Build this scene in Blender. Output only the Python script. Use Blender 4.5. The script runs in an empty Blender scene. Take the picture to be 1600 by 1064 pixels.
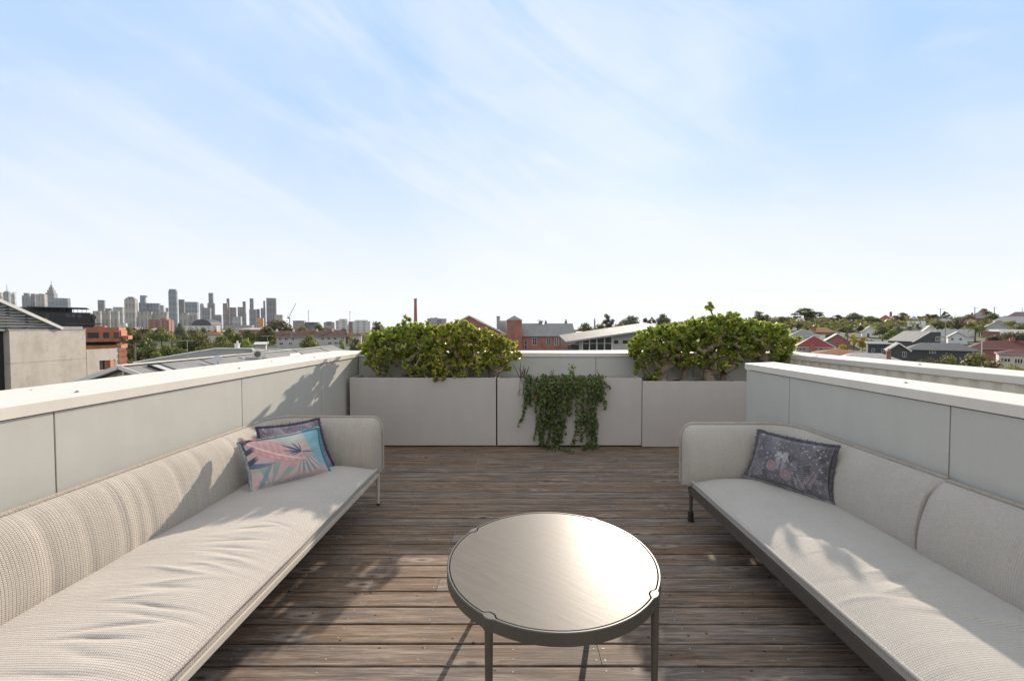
import bpy, math, random
from mathutils import Vector, Matrix, Euler, noise
R = random.Random(11)
scene = bpy.context.scene
COL = scene.collection
rad = math.radians
# ---------------------------------------------------------------- camera
F, CX, CY, CAMZ = 650.0, 808.0, 532.0, 1.6
TILT = math.atan(18.5 / F)
cT, sT = math.cos(TILT), math.sin(TILT)
cd = bpy.data.cameras.new('camera')
cam = bpy.data.objects.new('camera', cd); COL.objects.link(cam)
cam.location = (0, 0, CAMZ); cam.rotation_euler = (math.pi / 2 - TILT, 0, 0)
cd.sensor_width = 36; cd.lens = 36 * F / 1600.0; cd.shift_x = -8 / 1600.0
cd.clip_start = 0.05; cd.clip_end = 20000
scene.camera = cam

def at(px, py, Y):
    """world point at depth Y whose direction is that of a measured photo pixel"""
    u, v = (px - CX) / F, (py - CY) / F
    t = Y / (cT - v * sT)
    return Vector((u * t, Y, CAMZ + t * (-sT - v * cT)))
def zat(py, Y): return at(CX, py, Y).z
def xat(px, Y): return (px - CX) / F * Y

# ---------------------------------------------------------------- mesh builder
class MB:
    def __init__(s): s.v = []; s.f = []; s.uv = []; s.mi = []; s.col = None
    def vert(s, p): s.v.append(tuple(p)); return len(s.v) - 1
    def face(s, pts, uvs=None, m=0):
        i = [s.vert(p) for p in pts]; s.f.append(i); s.uv.append(uvs); s.mi.append(m)
    def idx(s, i, uvs=None, m=0): s.f.append(list(i)); s.uv.append(uvs); s.mi.append(m)
    def box(s, a, b, m=0, uvscale=1):
        x0, y0, z0 = a; x1, y1, z1 = b
        o = len(s.v)
        for z in (z0, z1):
            for (x, y) in ((x0, y0), (x1, y0), (x1, y1), (x0, y1)): s.v.append((x, y, z))
        for q in ((0, 3, 2, 1), (4, 5, 6, 7), (0, 1, 5, 4), (1, 2, 6, 5), (2, 3, 7, 6), (3, 0, 4, 7)):
            s.f.append([o + k for k in q]); s.mi.append(m)
            u = []
            for k in q:
                p = s.v[o + k]
                if q in ((0, 1, 5, 4), (2, 3, 7, 6)): u.append((p[0], p[2]))
                elif q in ((1, 2, 6, 5), (3, 0, 4, 7)): u.append((p[1], p[2]))
                else: u.append((p[0], p[1]))
            s.uv.append(u)
        return s
    def obox(s, c, size, rz=0, rx=0, ry=0, m=0):
        """oriented box by centre"""
        o = len(s.v); sx, sy, sz = size
        s.box((-sx / 2, -sy / 2, -sz / 2), (sx / 2, sy / 2, sz / 2), m)
        M = Matrix.Translation(c) @ Euler((rx, ry, rz)).to_matrix().to_4x4()
        for k in range(o, len(s.v)): s.v[k] = tuple(M @ Vector(s.v[k]))
        return s
    def bar(s, a, b, w, h=None, m=0):
        """rectangular bar from a to b"""
        a, b = Vector(a), Vector(b); d = b - a; L = d.length
        if L < 1e-6: return s
        h = h or w
        q = d.to_track_quat('X', 'Z')
        o = len(s.v); s.box((0, -w / 2, -h / 2), (L, w / 2, h / 2), m)
        for k in range(o, len(s.v)): s.v[k] = tuple(a + q @ Vector(s.v[k]))
        return s
    def tube(s, pts, rr, n=8, m=0, cap=True, uv0=0):
        pts = [Vector(p) for p in pts]
        if not isinstance(rr, (list, tuple)): rr = [rr] * len(pts)
        rings = []; up = Vector((0, 0, 1)); prev = None; L = uv0; ls = []
        for i, p in enumerate(pts):
            if i: L += (p - pts[i - 1]).length
            ls.append(L)
            t = (pts[min(i + 1, len(pts) - 1)] - pts[max(i - 1, 0)])
            if t.length < 1e-9: t = Vector((0, 0, 1))
            t.normalize()
            if prev is None:
                a = t.cross(up)
                if a.length < .05: a = t.cross(Vector((1, 0, 0)))
            else:
                a = prev - t * prev.dot(t)
                if a.length < 1e-4: a = t.cross(up)
            a.normalize(); prev = a; b = t.cross(a)
            rings.append([s.vert(p + (a * math.cos(2 * math.pi * k / n) + b * math.sin(2 * math.pi * k / n)) * rr[i]) for k in range(n)])
        for i in range(len(rings) - 1):
            for k in range(n):
                k2 = (k + 1) % n; r0 = rr[i]
                s.idx((rings[i][k], rings[i][k2], rings[i + 1][k2], rings[i + 1][k]),
                      [(ls[i], k * .01), (ls[i], (k + 1) * .01), (ls[i + 1], (k + 1) * .01), (ls[i + 1], k * .01)], m)
        if cap:
            s.idx(rings[0][::-1], None, m); s.idx(rings[-1], None, m)
        return s
    def lathe(s, prof, n=16, c=(0, 0, 0), m=0, cap=True):
        rings = [[s.vert((c[0] + r * math.cos(2 * math.pi * k / n), c[1] + r * math.sin(2 * math.pi * k / n), c[2] + z)) for k in range(n)] for r, z in prof]
        for i in range(len(rings) - 1):
            for k in range(n):
                s.idx((rings[i][k], rings[i][(k + 1) % n], rings[i + 1][(k + 1) % n], rings[i + 1][k]), None, m)
        if cap: s.idx(rings[0][::-1], None, m); s.idx(rings[-1], None, m)
        return s
    def prism(s, poly, a, b, axis='y', m=0):
        """extrude a 2-D polygon between a and b; poly in (x,z) for axis y, (y,z) for axis x, (x,y) for z"""
        def P(u, v, w): return {'y': (u, w, v), 'x': (w, u, v), 'z': (u, v, w)}[axis]
        i0 = [s.vert(P(u, v, a)) for u, v in poly]; i1 = [s.vert(P(u, v, b)) for u, v in poly]
        s.idx(i0, [tuple(p) for p in poly], m); s.idx(i1[::-1], [tuple(p) for p in poly[::-1]], m)
        n = len(poly)
        for k in range(n):
            k2 = (k + 1) % n
            s.idx((i0[k2], i0[k], i1[k], i1[k2]), [(a, poly[k2][1]), (a, poly[k][1]), (b, poly[k][1]), (b, poly[k2][1])], m)
        return s
    def grid(s, P, m=0, uv=None, flip=False):
        """P: rows of points"""
        nr, nc = len(P), len(P[0])
        I = [[s.vert(p) for p in row] for row in P]
        for i in range(nr - 1):
            for j in range(nc - 1):
                q = [(i, j), (i, j + 1), (i + 1, j + 1), (i + 1, j)]
                if flip: q = q[::-1]
                s.idx([I[a][b] for a, b in q], [uv[a][b] for a, b in q] if uv else None, m)
        return I
    def build(s, name, mats, parent=None, smooth=False, bevel=0, recalc=True, weld=0, sharp=50):
        me = bpy.data.meshes.new(name)
        off = Vector((0, 0, 0))
        if parent is not None:
            p = parent
            while p is not None: off += p.location; p = p.parent
        me.from_pydata([(a[0] - off.x, a[1] - off.y, a[2] - off.z) for a in s.v], [], s.f)
        if not isinstance(mats, (list, tuple)): mats = [mats]
        for m in mats: me.materials.append(m)
        if any(s.mi): me.polygons.foreach_set('material_index', s.mi)
        if any(u is not None for u in s.uv):
            ul = me.uv_layers.new(name='UVMap'); fl = []
            for fc, u in zip(s.f, s.uv):
                for k in range(len(fc)):
                    fl += list(u[k]) if u is not None else [0, 0]
            ul.data.foreach_set('uv', fl)
        if s.col is not None:
            at_ = me.color_attributes.new('pattern', 'FLOAT_COLOR', 'POINT')
            fl = []
            for k in range(len(s.v)):
                c = s.col.get(k, (.5, .5, .5)); fl += [c[0], c[1], c[2], 1]
            at_.data.foreach_set('color', fl)
        if recalc or weld:
            import bmesh
            bm = bmesh.new(); bm.from_mesh(me)
            if weld: bmesh.ops.remove_doubles(bm, verts=bm.verts, dist=weld)
            if recalc: bmesh.ops.recalc_face_normals(bm, faces=bm.faces)
            bm.to_mesh(me); bm.free()
        if smooth:
            me.polygons.foreach_set('use_smooth', [True] * len(me.polygons)); me.set_sharp_from_angle(angle=rad(sharp))
        me.update()
        o = bpy.data.objects.new(name, me); COL.objects.link(o)
        if parent is not None: o.parent = parent
        if bevel:
            b = o.modifiers.new('edge', 'BEVEL'); b.width = bevel; b.segments = 2; b.limit_method = 'ANGLE'; b.angle_limit = rad(40)
        if smooth == 'auto':
            pass
        return o

def tag(o, label=None, cat=None, group=None, kind=None):
    if label: o['label'] = label
    if cat: o['category'] = cat
    if group: o['group'] = group
    if kind: o['kind'] = kind
    return o
def thing(name, label, cat, loc=(0, 0, 0), group=None):
    o = bpy.data.objects.new(name, None); COL.objects.link(o); o.location = loc
    o.empty_display_size = .1
    return tag(o, label, cat, group)
def copy_tree(o, parent=None):
    c = o.copy(); COL.objects.link(c); c.parent = parent
    for ch in list(o.children): copy_tree(ch, c)
    return c

# ---------------------------------------------------------------- materials
class NT:
    def __init__(s, name):
        s.m = bpy.data.materials.new(name); s.m.use_nodes = True
        s.t = s.m.node_tree; s.t.nodes.clear()
        s.out = s.n('ShaderNodeOutputMaterial')
        s.bsdf = s.n('ShaderNodeBsdfPrincipled')
        s.l(s.bsdf.outputs[0], s.out.inputs[0])
    def n(s, typ, **kw):
        x = s.t.nodes.new(typ)
        for k, v in kw.items():
            if k == 'inp':
                for a, b in v.items():
                    if hasattr(b, 'node') or isinstance(b, bpy.types.NodeSocket): s.l(b, x.inputs[a])
                    else: x.inputs[a].default_value = b
            else: setattr(x, k, v)
        return x
    def l(s, a, b): s.t.links.new(a, b)
    def coords(s, kind='Object'):
        return s.n('ShaderNodeTexCoord').outputs[kind]
    def map(s, vec, scale=(1, 1, 1), rot=(0, 0, 0), loc=(0, 0, 0)):
        return s.n('ShaderNodeMapping', inp={0: vec, 1: loc, 2: rot, 3: scale}).outputs[0]
    def noise(s, vec, scale=5, detail=4, rough=.55, dist=0, dim='3D'):
        x = s.n('ShaderNodeTexNoise', noise_dimensions=dim)
        s.l(vec, x.inputs['Vector']); x.inputs['Scale'].default_value = scale
        x.inputs['Detail'].default_value = detail; x.inputs['Roughness'].default_value = rough; x.inputs['Distortion'].default_value = dist
        return x.outputs[0]
    def ramp(s, fac, stops):
        x = s.n('ShaderNodeValToRGB'); e = x.color_ramp.elements
        while len(e) < len(stops): e.new(.5)
        for k, (p, c) in enumerate(stops):
            e[k].position = p
            e[k].color = (c, c, c, 1) if not isinstance(c, (tuple, list)) else (*c[:3], 1)
        s.l(fac, x.inputs[0]); return x.outputs[0]
    def mix(s, fac, a, b, mode='MIX'):
        x = s.n('ShaderNodeMix', data_type='RGBA', blend_type=mode)
        for k, v in ((0, fac), (6, a), (7, b)):
            if isinstance(v, bpy.types.NodeSocket): s.l(v, x.inputs[k])
            elif k == 0: x.inputs[0].default_value = v
            else: x.inputs[k].default_value = (*v[:3], 1)
        return x.outputs[2]
    def math(s, op, a, b=0, c=None):
        x = s.n('ShaderNodeMath', operation=op)
        for k, v in ((0, a), (1, b), (2, c)):
            if v is None: continue
            if isinstance(v, bpy.types.NodeSocket): s.l(v, x.inputs[k])
            else: x.inputs[k].default_value = v
        return x.outputs[0]
    def bump(s, h, strength=.3, dist=.01, normal=None):
        x = s.n('ShaderNodeBump'); x.inputs['Strength'].default_value = strength; x.inputs['Distance'].default_value = dist
        s.l(h, x.inputs['Height'])
        if normal is not None: s.l(normal, x.inputs['Normal'])
        return x.outputs[0]
    def set(s, **kw):
        for k, v in kw.items():
            k = {'color': 'Base Color', 'rough': 'Roughness', 'metal': 'Metallic', 'normal': 'Normal', 'spec': 'Specular IOR Level', 'sheen': 'Sheen Weight', 'trans': 'Transmission Weight', 'ior': 'IOR', 'coat': 'Coat Weight', 'sss': 'Subsurface Weight'}[k]
            if isinstance(v, bpy.types.NodeSocket): s.l(v, s.bsdf.inputs[k])
            else:
                if k == 'Base Color': v = (*v[:3], 1)
                s.bsdf.inputs[k].default_value = v
        return s

def plain(name, c, rough=.5, var=.12, scale=6, bump=.0, bscale=60, metal=0, stretch=(1, 1, 1), spec=.5):
    """colour mottled by large soft noise, a little fine grain"""
    t = NT(name); v = t.map(t.coords(), stretch)
    a = t.noise(v, scale, 5, .6); b = t.noise(v, scale * 7, 3, .6)
    f = t.math('ADD', t.math('MULTIPLY', a, .7), t.math('MULTIPLY', b, .3))
    lo = tuple(x * (1 - var * 1.6) for x in c); hi = tuple(min(1, x * (1 + var * 1.6)) for x in c)
    t.set(color=t.ramp(f, [(.25, lo), (.75, hi)]), rough=rough, metal=metal, spec=spec)
    if bump: t.set(normal=t.bump(t.noise(v, bscale, 4, .6), bump, .01))
    return t.m

def sheet_metal(name, c, streak=.1):
    """painted panel with faint vertical run marks and dust"""
    t = NT(name); co = t.coords()
    a = t.noise(t.map(co, (7, 7, 1.6)), 1.2, 5, .6); b = t.noise(co, 1.3, 4, .6); d = t.noise(co, 45, 3, .6)
    f = t.math('ADD', t.math('ADD', t.math('MULTIPLY', a, .4), t.math('MULTIPLY', b, .45)), t.math('MULTIPLY', d, .15))
    t.set(color=t.ramp(f, [(.3, tuple(x * (1 - streak) for x in c)), (.7, tuple(min(1, x * (1 + streak)) for x in c))]), rough=.55, spec=.35)
    t.set(normal=t.bump(t.math('ADD', t.noise(co, 3.5, 2, .5), t.math('MULTIPLY', d, .06)), .12, .02))
    return t.m

MAT = {}
MAT['cladding'] = sheet_metal('grey_fibre_cement', (.51, .495, .452), .07)
MAT['cap'] = sheet_metal('cream_flashing', (.70, .645, .575), .08)
MAT['planter'] = sheet_metal('taupe_planter_metal', (.51, .462, .425), .07)
MAT['corrugated'] = plain('cream_corrugated_steel', (.70, .635, .53), .45, .08, 3)
MAT['dark_gap'] = plain('black_gap', (.012, .011, .010), .9)
MAT['soil'] = plain('potting_soil', (.045, .032, .022), .95, .5, 25, 1, 90)
MAT['screw'] = plain('screw_steel', (.36, .33, .30), .6, .2, 40, metal=.3)
MAT['white_frame'] = plain('ivory_powder_coat', (.54, .49, .425), .42, .04, 5)
MAT['dark_frame'] = plain('bronze_powder_coat', (.085, .074, .063), .42, .1, 6)
MAT['table_metal'] = plain('taupe_table_enamel', (.090, .080, .066), .42, .05, 6)
MAT['rubber'] = plain('brown_rubber', (.028, .018, .014), .7, .3, 40, .5)

def fabric(name, c1, c2, pu, pv, strength, stain=None, ribs=.5, con=.42, tweed=.25):
    t = NT(name); uv = t.coords('UV')
    w = t.noise(uv, 7, 3, .6)                                   # slight irregularity of the yarn
    wob = t.n('ShaderNodeMix', data_type='VECTOR'); wob.inputs[0].default_value = .0022
    br = t.n('ShaderNodeTexBrick'); br.offset = .5; br.squash = 1
    nv = t.n('ShaderNodeTexNoise'); t.l(uv, nv.inputs['Vector']); nv.inputs['Scale'].default_value = 9; nv.inputs['Detail'].default_value = 3
    add = t.n('ShaderNodeVectorMath', operation='MULTIPLY_ADD')
    t.l(nv.outputs['Color'], add.inputs[0]); add.inputs[1].default_value = (.007, .007, 0); t.l(uv, add.inputs[2])
    t.l(t.map(add.outputs[0], (1, 1, 1), (0, 0, math.pi / 2)), br.inputs['Vector'])
    br.inputs['Scale'].default_value = 1; br.inputs['Brick Width'].default_value = pv; br.inputs['Row Height'].default_value = pu
    br.inputs['Mortar Size'].default_value = pu * .16; br.inputs['Mortar Smooth'].default_value = 1
    br.inputs['Color1'].default_value = (1, 1, 1, 1); br.inputs['Color2'].default_value = (.80, .80, .80, 1); br.inputs['Mortar'].default_value = (.22, .22, .22, 1)
    big = t.noise(uv, 2.2, 4, .6); mid = t.noise(uv, 75, 4, .75)
    rib = t.noise(t.map(uv, (46, 1.2, 1)), 1, 3, .6)
    f = t.math('ADD', t.math('MULTIPLY', big, .55), t.math('ADD', t.math('MULTIPLY', mid, tweed), t.math('MULTIPLY', rib, ribs * .5)))
    base = t.ramp(f, [(.3, c2), (.72, c1)])
    if stain:
        sm = t.ramp(t.noise(uv, 1.7, 3, .6), [(.56, 0), (.72, .5)])
        base = t.mix(sm, base, stain)
    col = t.mix(con, base, br.outputs['Color'], 'MULTIPLY')
    fine = t.noise(uv, 900, 2, .6)
    h = t.math('ADD', t.math('MULTIPLY', br.outputs['Color'], 1.0), t.math('MULTIPLY', fine, .35))
    n1 = t.bump(t.math('ADD', rib, t.math('MULTIPLY', big, 1.2)), .30 * ribs, .012)
    t.set(color=col, rough=.92, spec=.15, sheen=.25, normal=t.bump(h, strength, .003, n1))
    return t.m
MAT['knit'] = fabric('coarse_knit_cream', (.60, .53, .455), (.46, .40, .34), .0125, .0085, .9, None, .8, .55)
MAT['knit_seat'] = fabric('coarse_knit_cream_seat', (.62, .555, .49), (.49, .435, .38), .0105, .0085, .8, None, .7, .52)
MAT['weave'] = fabric('fine_weave_stone', (.55, .495, .435), (.40, .36, .315), .0090, .0080, .6, (.46, .375, .355), .35, .45, .6)
MAT['weave_seat'] = fabric('fine_weave_stone_seat', (.60, .55, .49), (.475, .43, .38), .0090, .0080, .8, None, .35, .50, .5)

def wood_deck():
    t = NT('weathered_decking'); co = t.coords()
    isl = t.n('ShaderNodeNewGeometry').outputs['Random Per Island']
    off = t.n('ShaderNodeCombineXYZ', inp={0: t.math('MULTIPLY', isl, 37.0), 1: t.math('MULTIPLY', isl, 11.0), 2: t.math('MULTIPLY', isl, 5.0)}).outputs[0]
    v = t.n('ShaderNodeVectorMath', operation='ADD'); t.l(co, v.inputs[0]); t.l(off, v.inputs[1]); v = v.outputs[0]
    # knots bend the grain
    vo = t.n('ShaderNodeTexVoronoi', voronoi_dimensions='2D'); t.l(t.map(v, (1.9, 6.2, 1)), vo.inputs['Vector']); vo.inputs['Scale'].default_value = 1
    gate = t.math('GREATER_THAN', t.n('ShaderNodeSeparateColor', inp={0: vo.outputs['Color']}).outputs[0], .66)
    kd = t.math('ADD', vo.outputs['Distance'], t.math('SUBTRACT', 1.0, gate))
    knot = t.ramp(kd, [(.03, 1), (.13, 0)])
    ring = t.math('SINE', t.math('MULTIPLY', kd, 75))
    bend = t.n('ShaderNodeCombineXYZ', inp={1: t.math('MULTIPLY', t.ramp(kd, [(.0, 1), (.28, 0)]), .035)}).outputs[0]
    v2 = t.n('ShaderNodeVectorMath', operation='ADD'); t.l(v, v2.inputs[0]); t.l(bend, v2.inputs[1]); v2 = v2.outputs[0]
    g1 = t.noise(t.map(v2, (2.2, 42, 1)), 1, 6, .70, .25)
    g2 = t.noise(t.map(v2, (7, 170, 1)), 1, 5, .7)
    pat = t.noise(t.map(v, (1.4, 4.4, 1)), 1.9, 6, .70)
    g = t.math('ADD', t.math('MULTIPLY', g1, .56), t.math('ADD', t.math('MULTIPLY', g2, .34), .05))
    tan = t.ramp(g, [(.36, (.060, .034, .021)), (.50, (.215, .136, .085)), (.65, (.41, .295, .20))])
    grey = t.ramp(g, [(.36, (.046, .034, .028)), (.50, (.145, .115, .096)), (.65, (.32, .27, .23))])
    c = t.mix(t.ramp(t.math('ADD', t.math('MULTIPLY', pat, .75), t.math('MULTIPLY', isl, .25)), [(.36, 0), (.64, 1)]), tan, grey)
    tone = t.math('ADD', .80, t.math('MULTIPLY', isl, .40))
    c = t.mix(1, c, t.n('ShaderNodeCombineColor', inp={0: tone, 1: tone, 2: tone}).outputs[0], 'MULTIPLY')
    # pale bleached scuffs near knots and dark specks
    sc = t.ramp(t.noise(t.map(v, (3, 9, 1)), 2.2, 6, .75), [(.58, 0), (.72, .5)])
    c = t.mix(sc, c, (.34, .285, .235))
    halo = t.ramp(kd, [(.04, 0), (.10, .7), (.22, 0)])
    c = t.mix(halo, c, (.36, .30, .25))
    c = t.mix(t.math('MULTIPLY', knot, t.math('ADD', .55, t.math('MULTIPLY', ring, .3))), c, (.07, .043, .030))
    v3 = t.n('ShaderNodeTexVoronoi', voronoi_dimensions='2D'); t.l(t.map(v, (5.5, 7.5, 1)), v3.inputs['Vector']); v3.inputs['Scale'].default_value = 1
    g3 = t.math('GREATER_THAN', t.n('ShaderNodeSeparateColor', inp={0: v3.outputs['Color']}).outputs[1], .72)
    c = t.mix(t.math('MULTIPLY', g3, t.ramp(v3.outputs['Distance'], [(.03, .9), (.055, 0)])), c, (.02, .014, .011))
    stn = t.ramp(t.noise(co, .8, 4, .6), [(.55, 0), (.75, .45)])
    c = t.mix(stn, c, (.045, .034, .028))
    t.set(color=c, rough=t.ramp(g, [(.3, .62), (.7, .8)]), spec=.3)
    t.set(normal=t.bump(t.math('ADD', g1, t.math('MULTIPLY', g2, .6)), .45, .004))
    return t.m
MAT['deck'] = wood_deck()

def table_top():
    t = NT('streaked_bronze_stone'); co = t.coords()
    r = t.map(co, (1, 1, 1), (0, 0, rad(38)))
    a = t.noise(t.map(r, (2.0, 16, 1)), 2.2, 6, .62, .4); b = t.noise(t.map(r, (6, 70, 1)), 1.5, 4, .6)
    f = t.math('ADD', t.math('MULTIPLY', a, .6), t.math('MULTIPLY', b, .4))
    t.set(color=t.ramp(f, [(.3, (.120, .103, .084)), (.7, (.180, .158, .131))]), rough=t.ramp(f, [(.3, .45), (.7, .36)]), spec=.21)
    t.set(normal=t.bump(f, .10, .004))
    return t.m
MAT['tabletop'] = table_top()

def leafmat(name, lo, mid, hi, rough=.4, trans=.35, accent=None, hue=0):
    t = NT(name)
    isl = t.n('ShaderNodeNewGeometry').outputs['Random Per Island']
    stops = [(0, lo), (.5, mid), (.90, hi)]
    if accent: stops.append((1, accent))
    c = t.ramp(isl, stops)
    big = t.noise(t.coords(), 2.6, 3, .6)
    k = t.ramp(big, [(.3, .72), (.7, 1.3)])
    c = t.mix(1, c, k, 'MULTIPLY')
    if hue:
        oi = t.n('ShaderNodeObjectInfo').outputs['Random']
        h = t.n('ShaderNodeHueSaturation', inp={'Hue': t.math('ADD', .5 - hue, t.math('MULTIPLY', oi, 2 * hue * .8)), 'Saturation': 1.0, 'Value': t.math('ADD', .75, t.math('MULTIPLY', oi, .55)), 'Color': c})
        c = h.outputs[0]
    t.set(color=c, rough=rough, spec=.35)
    tr = t.n('ShaderNodeBsdfTranslucent'); t.l(t.mix(.45, c, (.42, .46, .08)), tr.inputs[0])
    ms = t.n('ShaderNodeMixShader'); ms.inputs[0].default_value = trans
    t.l(t.bsdf.outputs[0], ms.inputs[1]); t.l(tr.outputs[0], ms.inputs[2]); t.l(ms.outputs[0], t.out.inputs[0])
    return t.m
MAT['jade'] = leafmat('jade_leaf', (.095, .155, .022), (.235, .33, .045), (.50, .53, .085), .34, .42, (.45, .22, .05))
MAT['ivy'] = leafmat('ivy_leaf', (.028, .050, .013), (.060, .095, .022), (.15, .18, .042), .45, .25, (.20, .09, .05))
MAT['piping'] = plain('dark_beige_piping', (.40, .345, .285), .9, .15, 60, .8, 160)
MAT['jade_bark'] = plain('jade_bark', (.27, .205, .15), .9, .35, 18, .8, 70)
MAT['twig'] = plain('dry_twig', (.095, .062, .045), .9, .4, 40, .6, 120)

def patterned(name, sat=1):
    t = NT(name)
    a = t.n('ShaderNodeVertexColor', layer_name='pattern').outputs[0]
    co = t.coords(); g = t.noise(co, 260, 2, .6); w = t.noise(co, 9, 3, .6)
    c = t.mix(.25, a, t.ramp(g, [(.3, .55), (.7, 1)]), 'MULTIPLY')
    t.set(color=c, rough=.85, spec=.2, sheen=.3, normal=t.bump(t.math('ADD', g, t.math('MULTIPLY', w, 4)), .35, .004))
    return t.m
MAT['pattern'] = patterned('printed_fabric')
# ================================================================ TERRACE
YB = 6.08            # face of the back parapet
XL, XR, XC = -2.325, 2.335, 3.74
ZT, ZC = 1.248, 1.188  # top and lower edge of the parapet caps

# ---- the building the terrace sits on, and the deck
b = MB(); b.box((XL - .45, -4.0, -8.3), (XC + .4, YB + .45, -.36))
o = b.build('terrace_building', MAT['cladding']); tag(o, kind='structure')
b = MB(); b.box((XL - .0, -3.9, -.36), (XC, YB, -.11)); o = b.build('terrace_slab', MAT['dark_gap']); tag(o, kind='structure')
d = MB(); rr = random.Random(5)
pitch, gap = .1405, .0100
y = 5.72; row = 0
while y > -2.2:
    xs = [XL + .004]
    x1 = (XC - .05) if y > 4.3 else XR - .004
    cuts = []
    c = XL + rr.choice([.95, 1.4, 1.85, 2.3, 2.75, 3.2, 3.65]) - .02
    if rr.random() < .55: cuts.append(c)
    if y > 4.3: cuts.append(XR + .1)
    pts = sorted(xs + [q for q in cuts if q < x1 - .3] + [x1])
    for a_, b_ in zip(pts[:-1], pts[1:]):
        dz = rr.uniform(-.0012, .0012)
        y0, y1 = y - pitch + gap, y
        e = .004
        pr = [(y0, -.026), (y0, dz - e), (y0 + e * .35, dz - e * .35), (y0 + e, dz), (y1 - e, dz), (y1 - e * .35, dz - e * .35), (y1, dz - e), (y1, -.026)]
        d.prism(pr, a_ + .0012, b_ - .0012, 'x')
        xj = XL + .05
        while xj < b_:
            for k in ((.032, .104)):
                pass
            for yy in (.030, .102):
                if xj > a_ and rr.random() < .93:
                    px_, py_ = xj + rr.uniform(-.012, .012), y0 + yy + rr.uniform(-.006, .006)
                    d.lathe([(.0045, dz + .0004), (.0038, dz + .0012)], 7, (px_, py_, 0), 1)
            xj += .45
        for xe in (a_, b_):
            if XL + .2 < xe < x1 - .2:
                for sx in (-.022, .022):
                    if a_ < xe + sx < b_:
                        for yy in (.030, .102): d.lathe([(.0045, dz + .0004), (.0038, dz + .0012)], 7, (xe + sx, y0 + yy, 0), 1)
    y -= pitch; row += 1
o = d.build('deck', [MAT['deck'], MAT['screw']]); tag(o, kind='structure')

# ---- parapets
def fixing(px, py_, z): 
    m = MB(); m.lathe([(.013, z), (.011, z + .004), (.006, z + .005), (.0055, z + .009), (.001, z + .010)], 10, (px, py_, 0)); return m
def cap_profile(inner, outer, face=True):
    s = 1 if outer > inner else -1
    ov = -.012 * s
    return [(inner + ov, ZC), (inner + ov, ZT - .004), (inner + ov + .004 * s, ZT), (outer - .01 * s, ZT + .012), (outer, ZT + .006), (outer, ZC - .01), (outer - .02 * s, ZC - .01), (outer - .02 * s, ZC + .005), (inner + .004 * s, ZC + .005), (inner + .004 * s, ZC)]
# left
t = thing('parapet_wall', 'long pale grey panelled parapet with a wide cream cap behind the cream sofa', 'parapet', (XL - .25, 2.2, 0))
w = MB(); w.box((XL - .5, -3.9, -.36), (XL - .022, YB + .5, ZC + .004)); w.build('wall_core', MAT['dark_gap'], t)
p = MB(); ys = [-3.9, -2.19, -.77, .655, 2.077, 3.5, 4.925, YB]
for a_, b_ in zip(ys[:-1], ys[1:]): p.box((XL - .021, a_ + .0035, -.05), (XL, b_ - .0035, ZC - .006))
p.build('cladding', MAT['cladding'], t, bevel=.0015)
c = MB(); c.prism(cap_profile(XL, XL - .525), -3.9, YB - .015, 'y'); c.build('cap', MAT['cap'], t)
f = MB()
for (fx, fy) in ((-2.42, 2.28), (-2.72, 2.32), (-2.72, 3.6), (-2.43, 3.63), (-2.6, 4.4), (-2.45, 5.02), (-2.75, 4.95)): 
    g = fixing(fx, fy, ZT + .003); o_ = len(f.v); f.v += g.v; f.f += [[k + o_ for k in q] for q in g.f]; f.uv += g.uv; f.mi += g.mi
f.build('cap_fixing', MAT['screw'], t, True)
# back
t = thing('parapet_wall', 'low grey parapet wall across the back behind the planters', 'parapet', (.5, YB + .2, 0))
w = MB(); w.box((XL, YB + .022, -.36), (XC + .3, YB + .36, ZC + .004)); w.build('wall_core', MAT['dark_gap'], t)
p = MB(); xs = [XL + .001, -1.69, -.268, 1.154, 2.576, XC]
for a_, b_ in zip(xs[:-1], xs[1:]): p.box((a_ + .003, YB, -.05), (b_ - .003, YB + .021, ZC - .006))
p.build('cladding', MAT['cladding'], t, bevel=.0015)
c = MB(); c.prism([(v_, z_) for v_, z_ in cap_profile(YB, YB + .38)], XL - .525, XC + .45, 'x'); c.build('cap', MAT['cap'], t)
# right, ends short of the planters
YE = 4.2
t = thing('parapet_wall', 'grey panelled parapet ending beside the right planter, behind the stone sofa', 'parapet', (XR + .13, 2.0, 0))
w = MB(); w.box((XR + .022, -3.9, -.36), (XR + .26, YE - .022, ZC + .004)); w.build('wall_core', MAT['dark_gap'], t)
p = MB(); ys = [-3.9, -1.74, -.42, .905, 2.23, 3.555, YE]
for a_, b_ in zip(ys[:-1], ys[1:]): p.box((XR, a_ + .0035, -.05), (XR + .021, b_ - (.0035 if b_ < YE else 0), ZC - .006))
p.box((XR + .0, YE - .0, -.05), (XR + .282, YE + .02, ZC - .006)); p.box((XR + .261, -3.9, -.36), (XR + .282, YE - .001, ZC - .006))
p.build('cladding', MAT['cladding'], t, bevel=.0015)
c = MB(); c.prism(cap_profile(XR, XR + .295), -3.9, YE + .035, 'y'); c.build('cap', MAT['cap'], t, bevel=.002)
f = MB()
for (fx, fy) in ((XR + .14, 2.64), (XR + .15, .9), (XR + .13, 3.98)):
    g = fixing(fx, fy, ZT + .005); o_ = len(f.v); f.v += g.v; f.f += [[k + o_ for k in q] for q in g.f]; f.uv += g.uv; f.mi += g.mi
f.build('cap_fixing', MAT['screw'], t, True)
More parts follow.
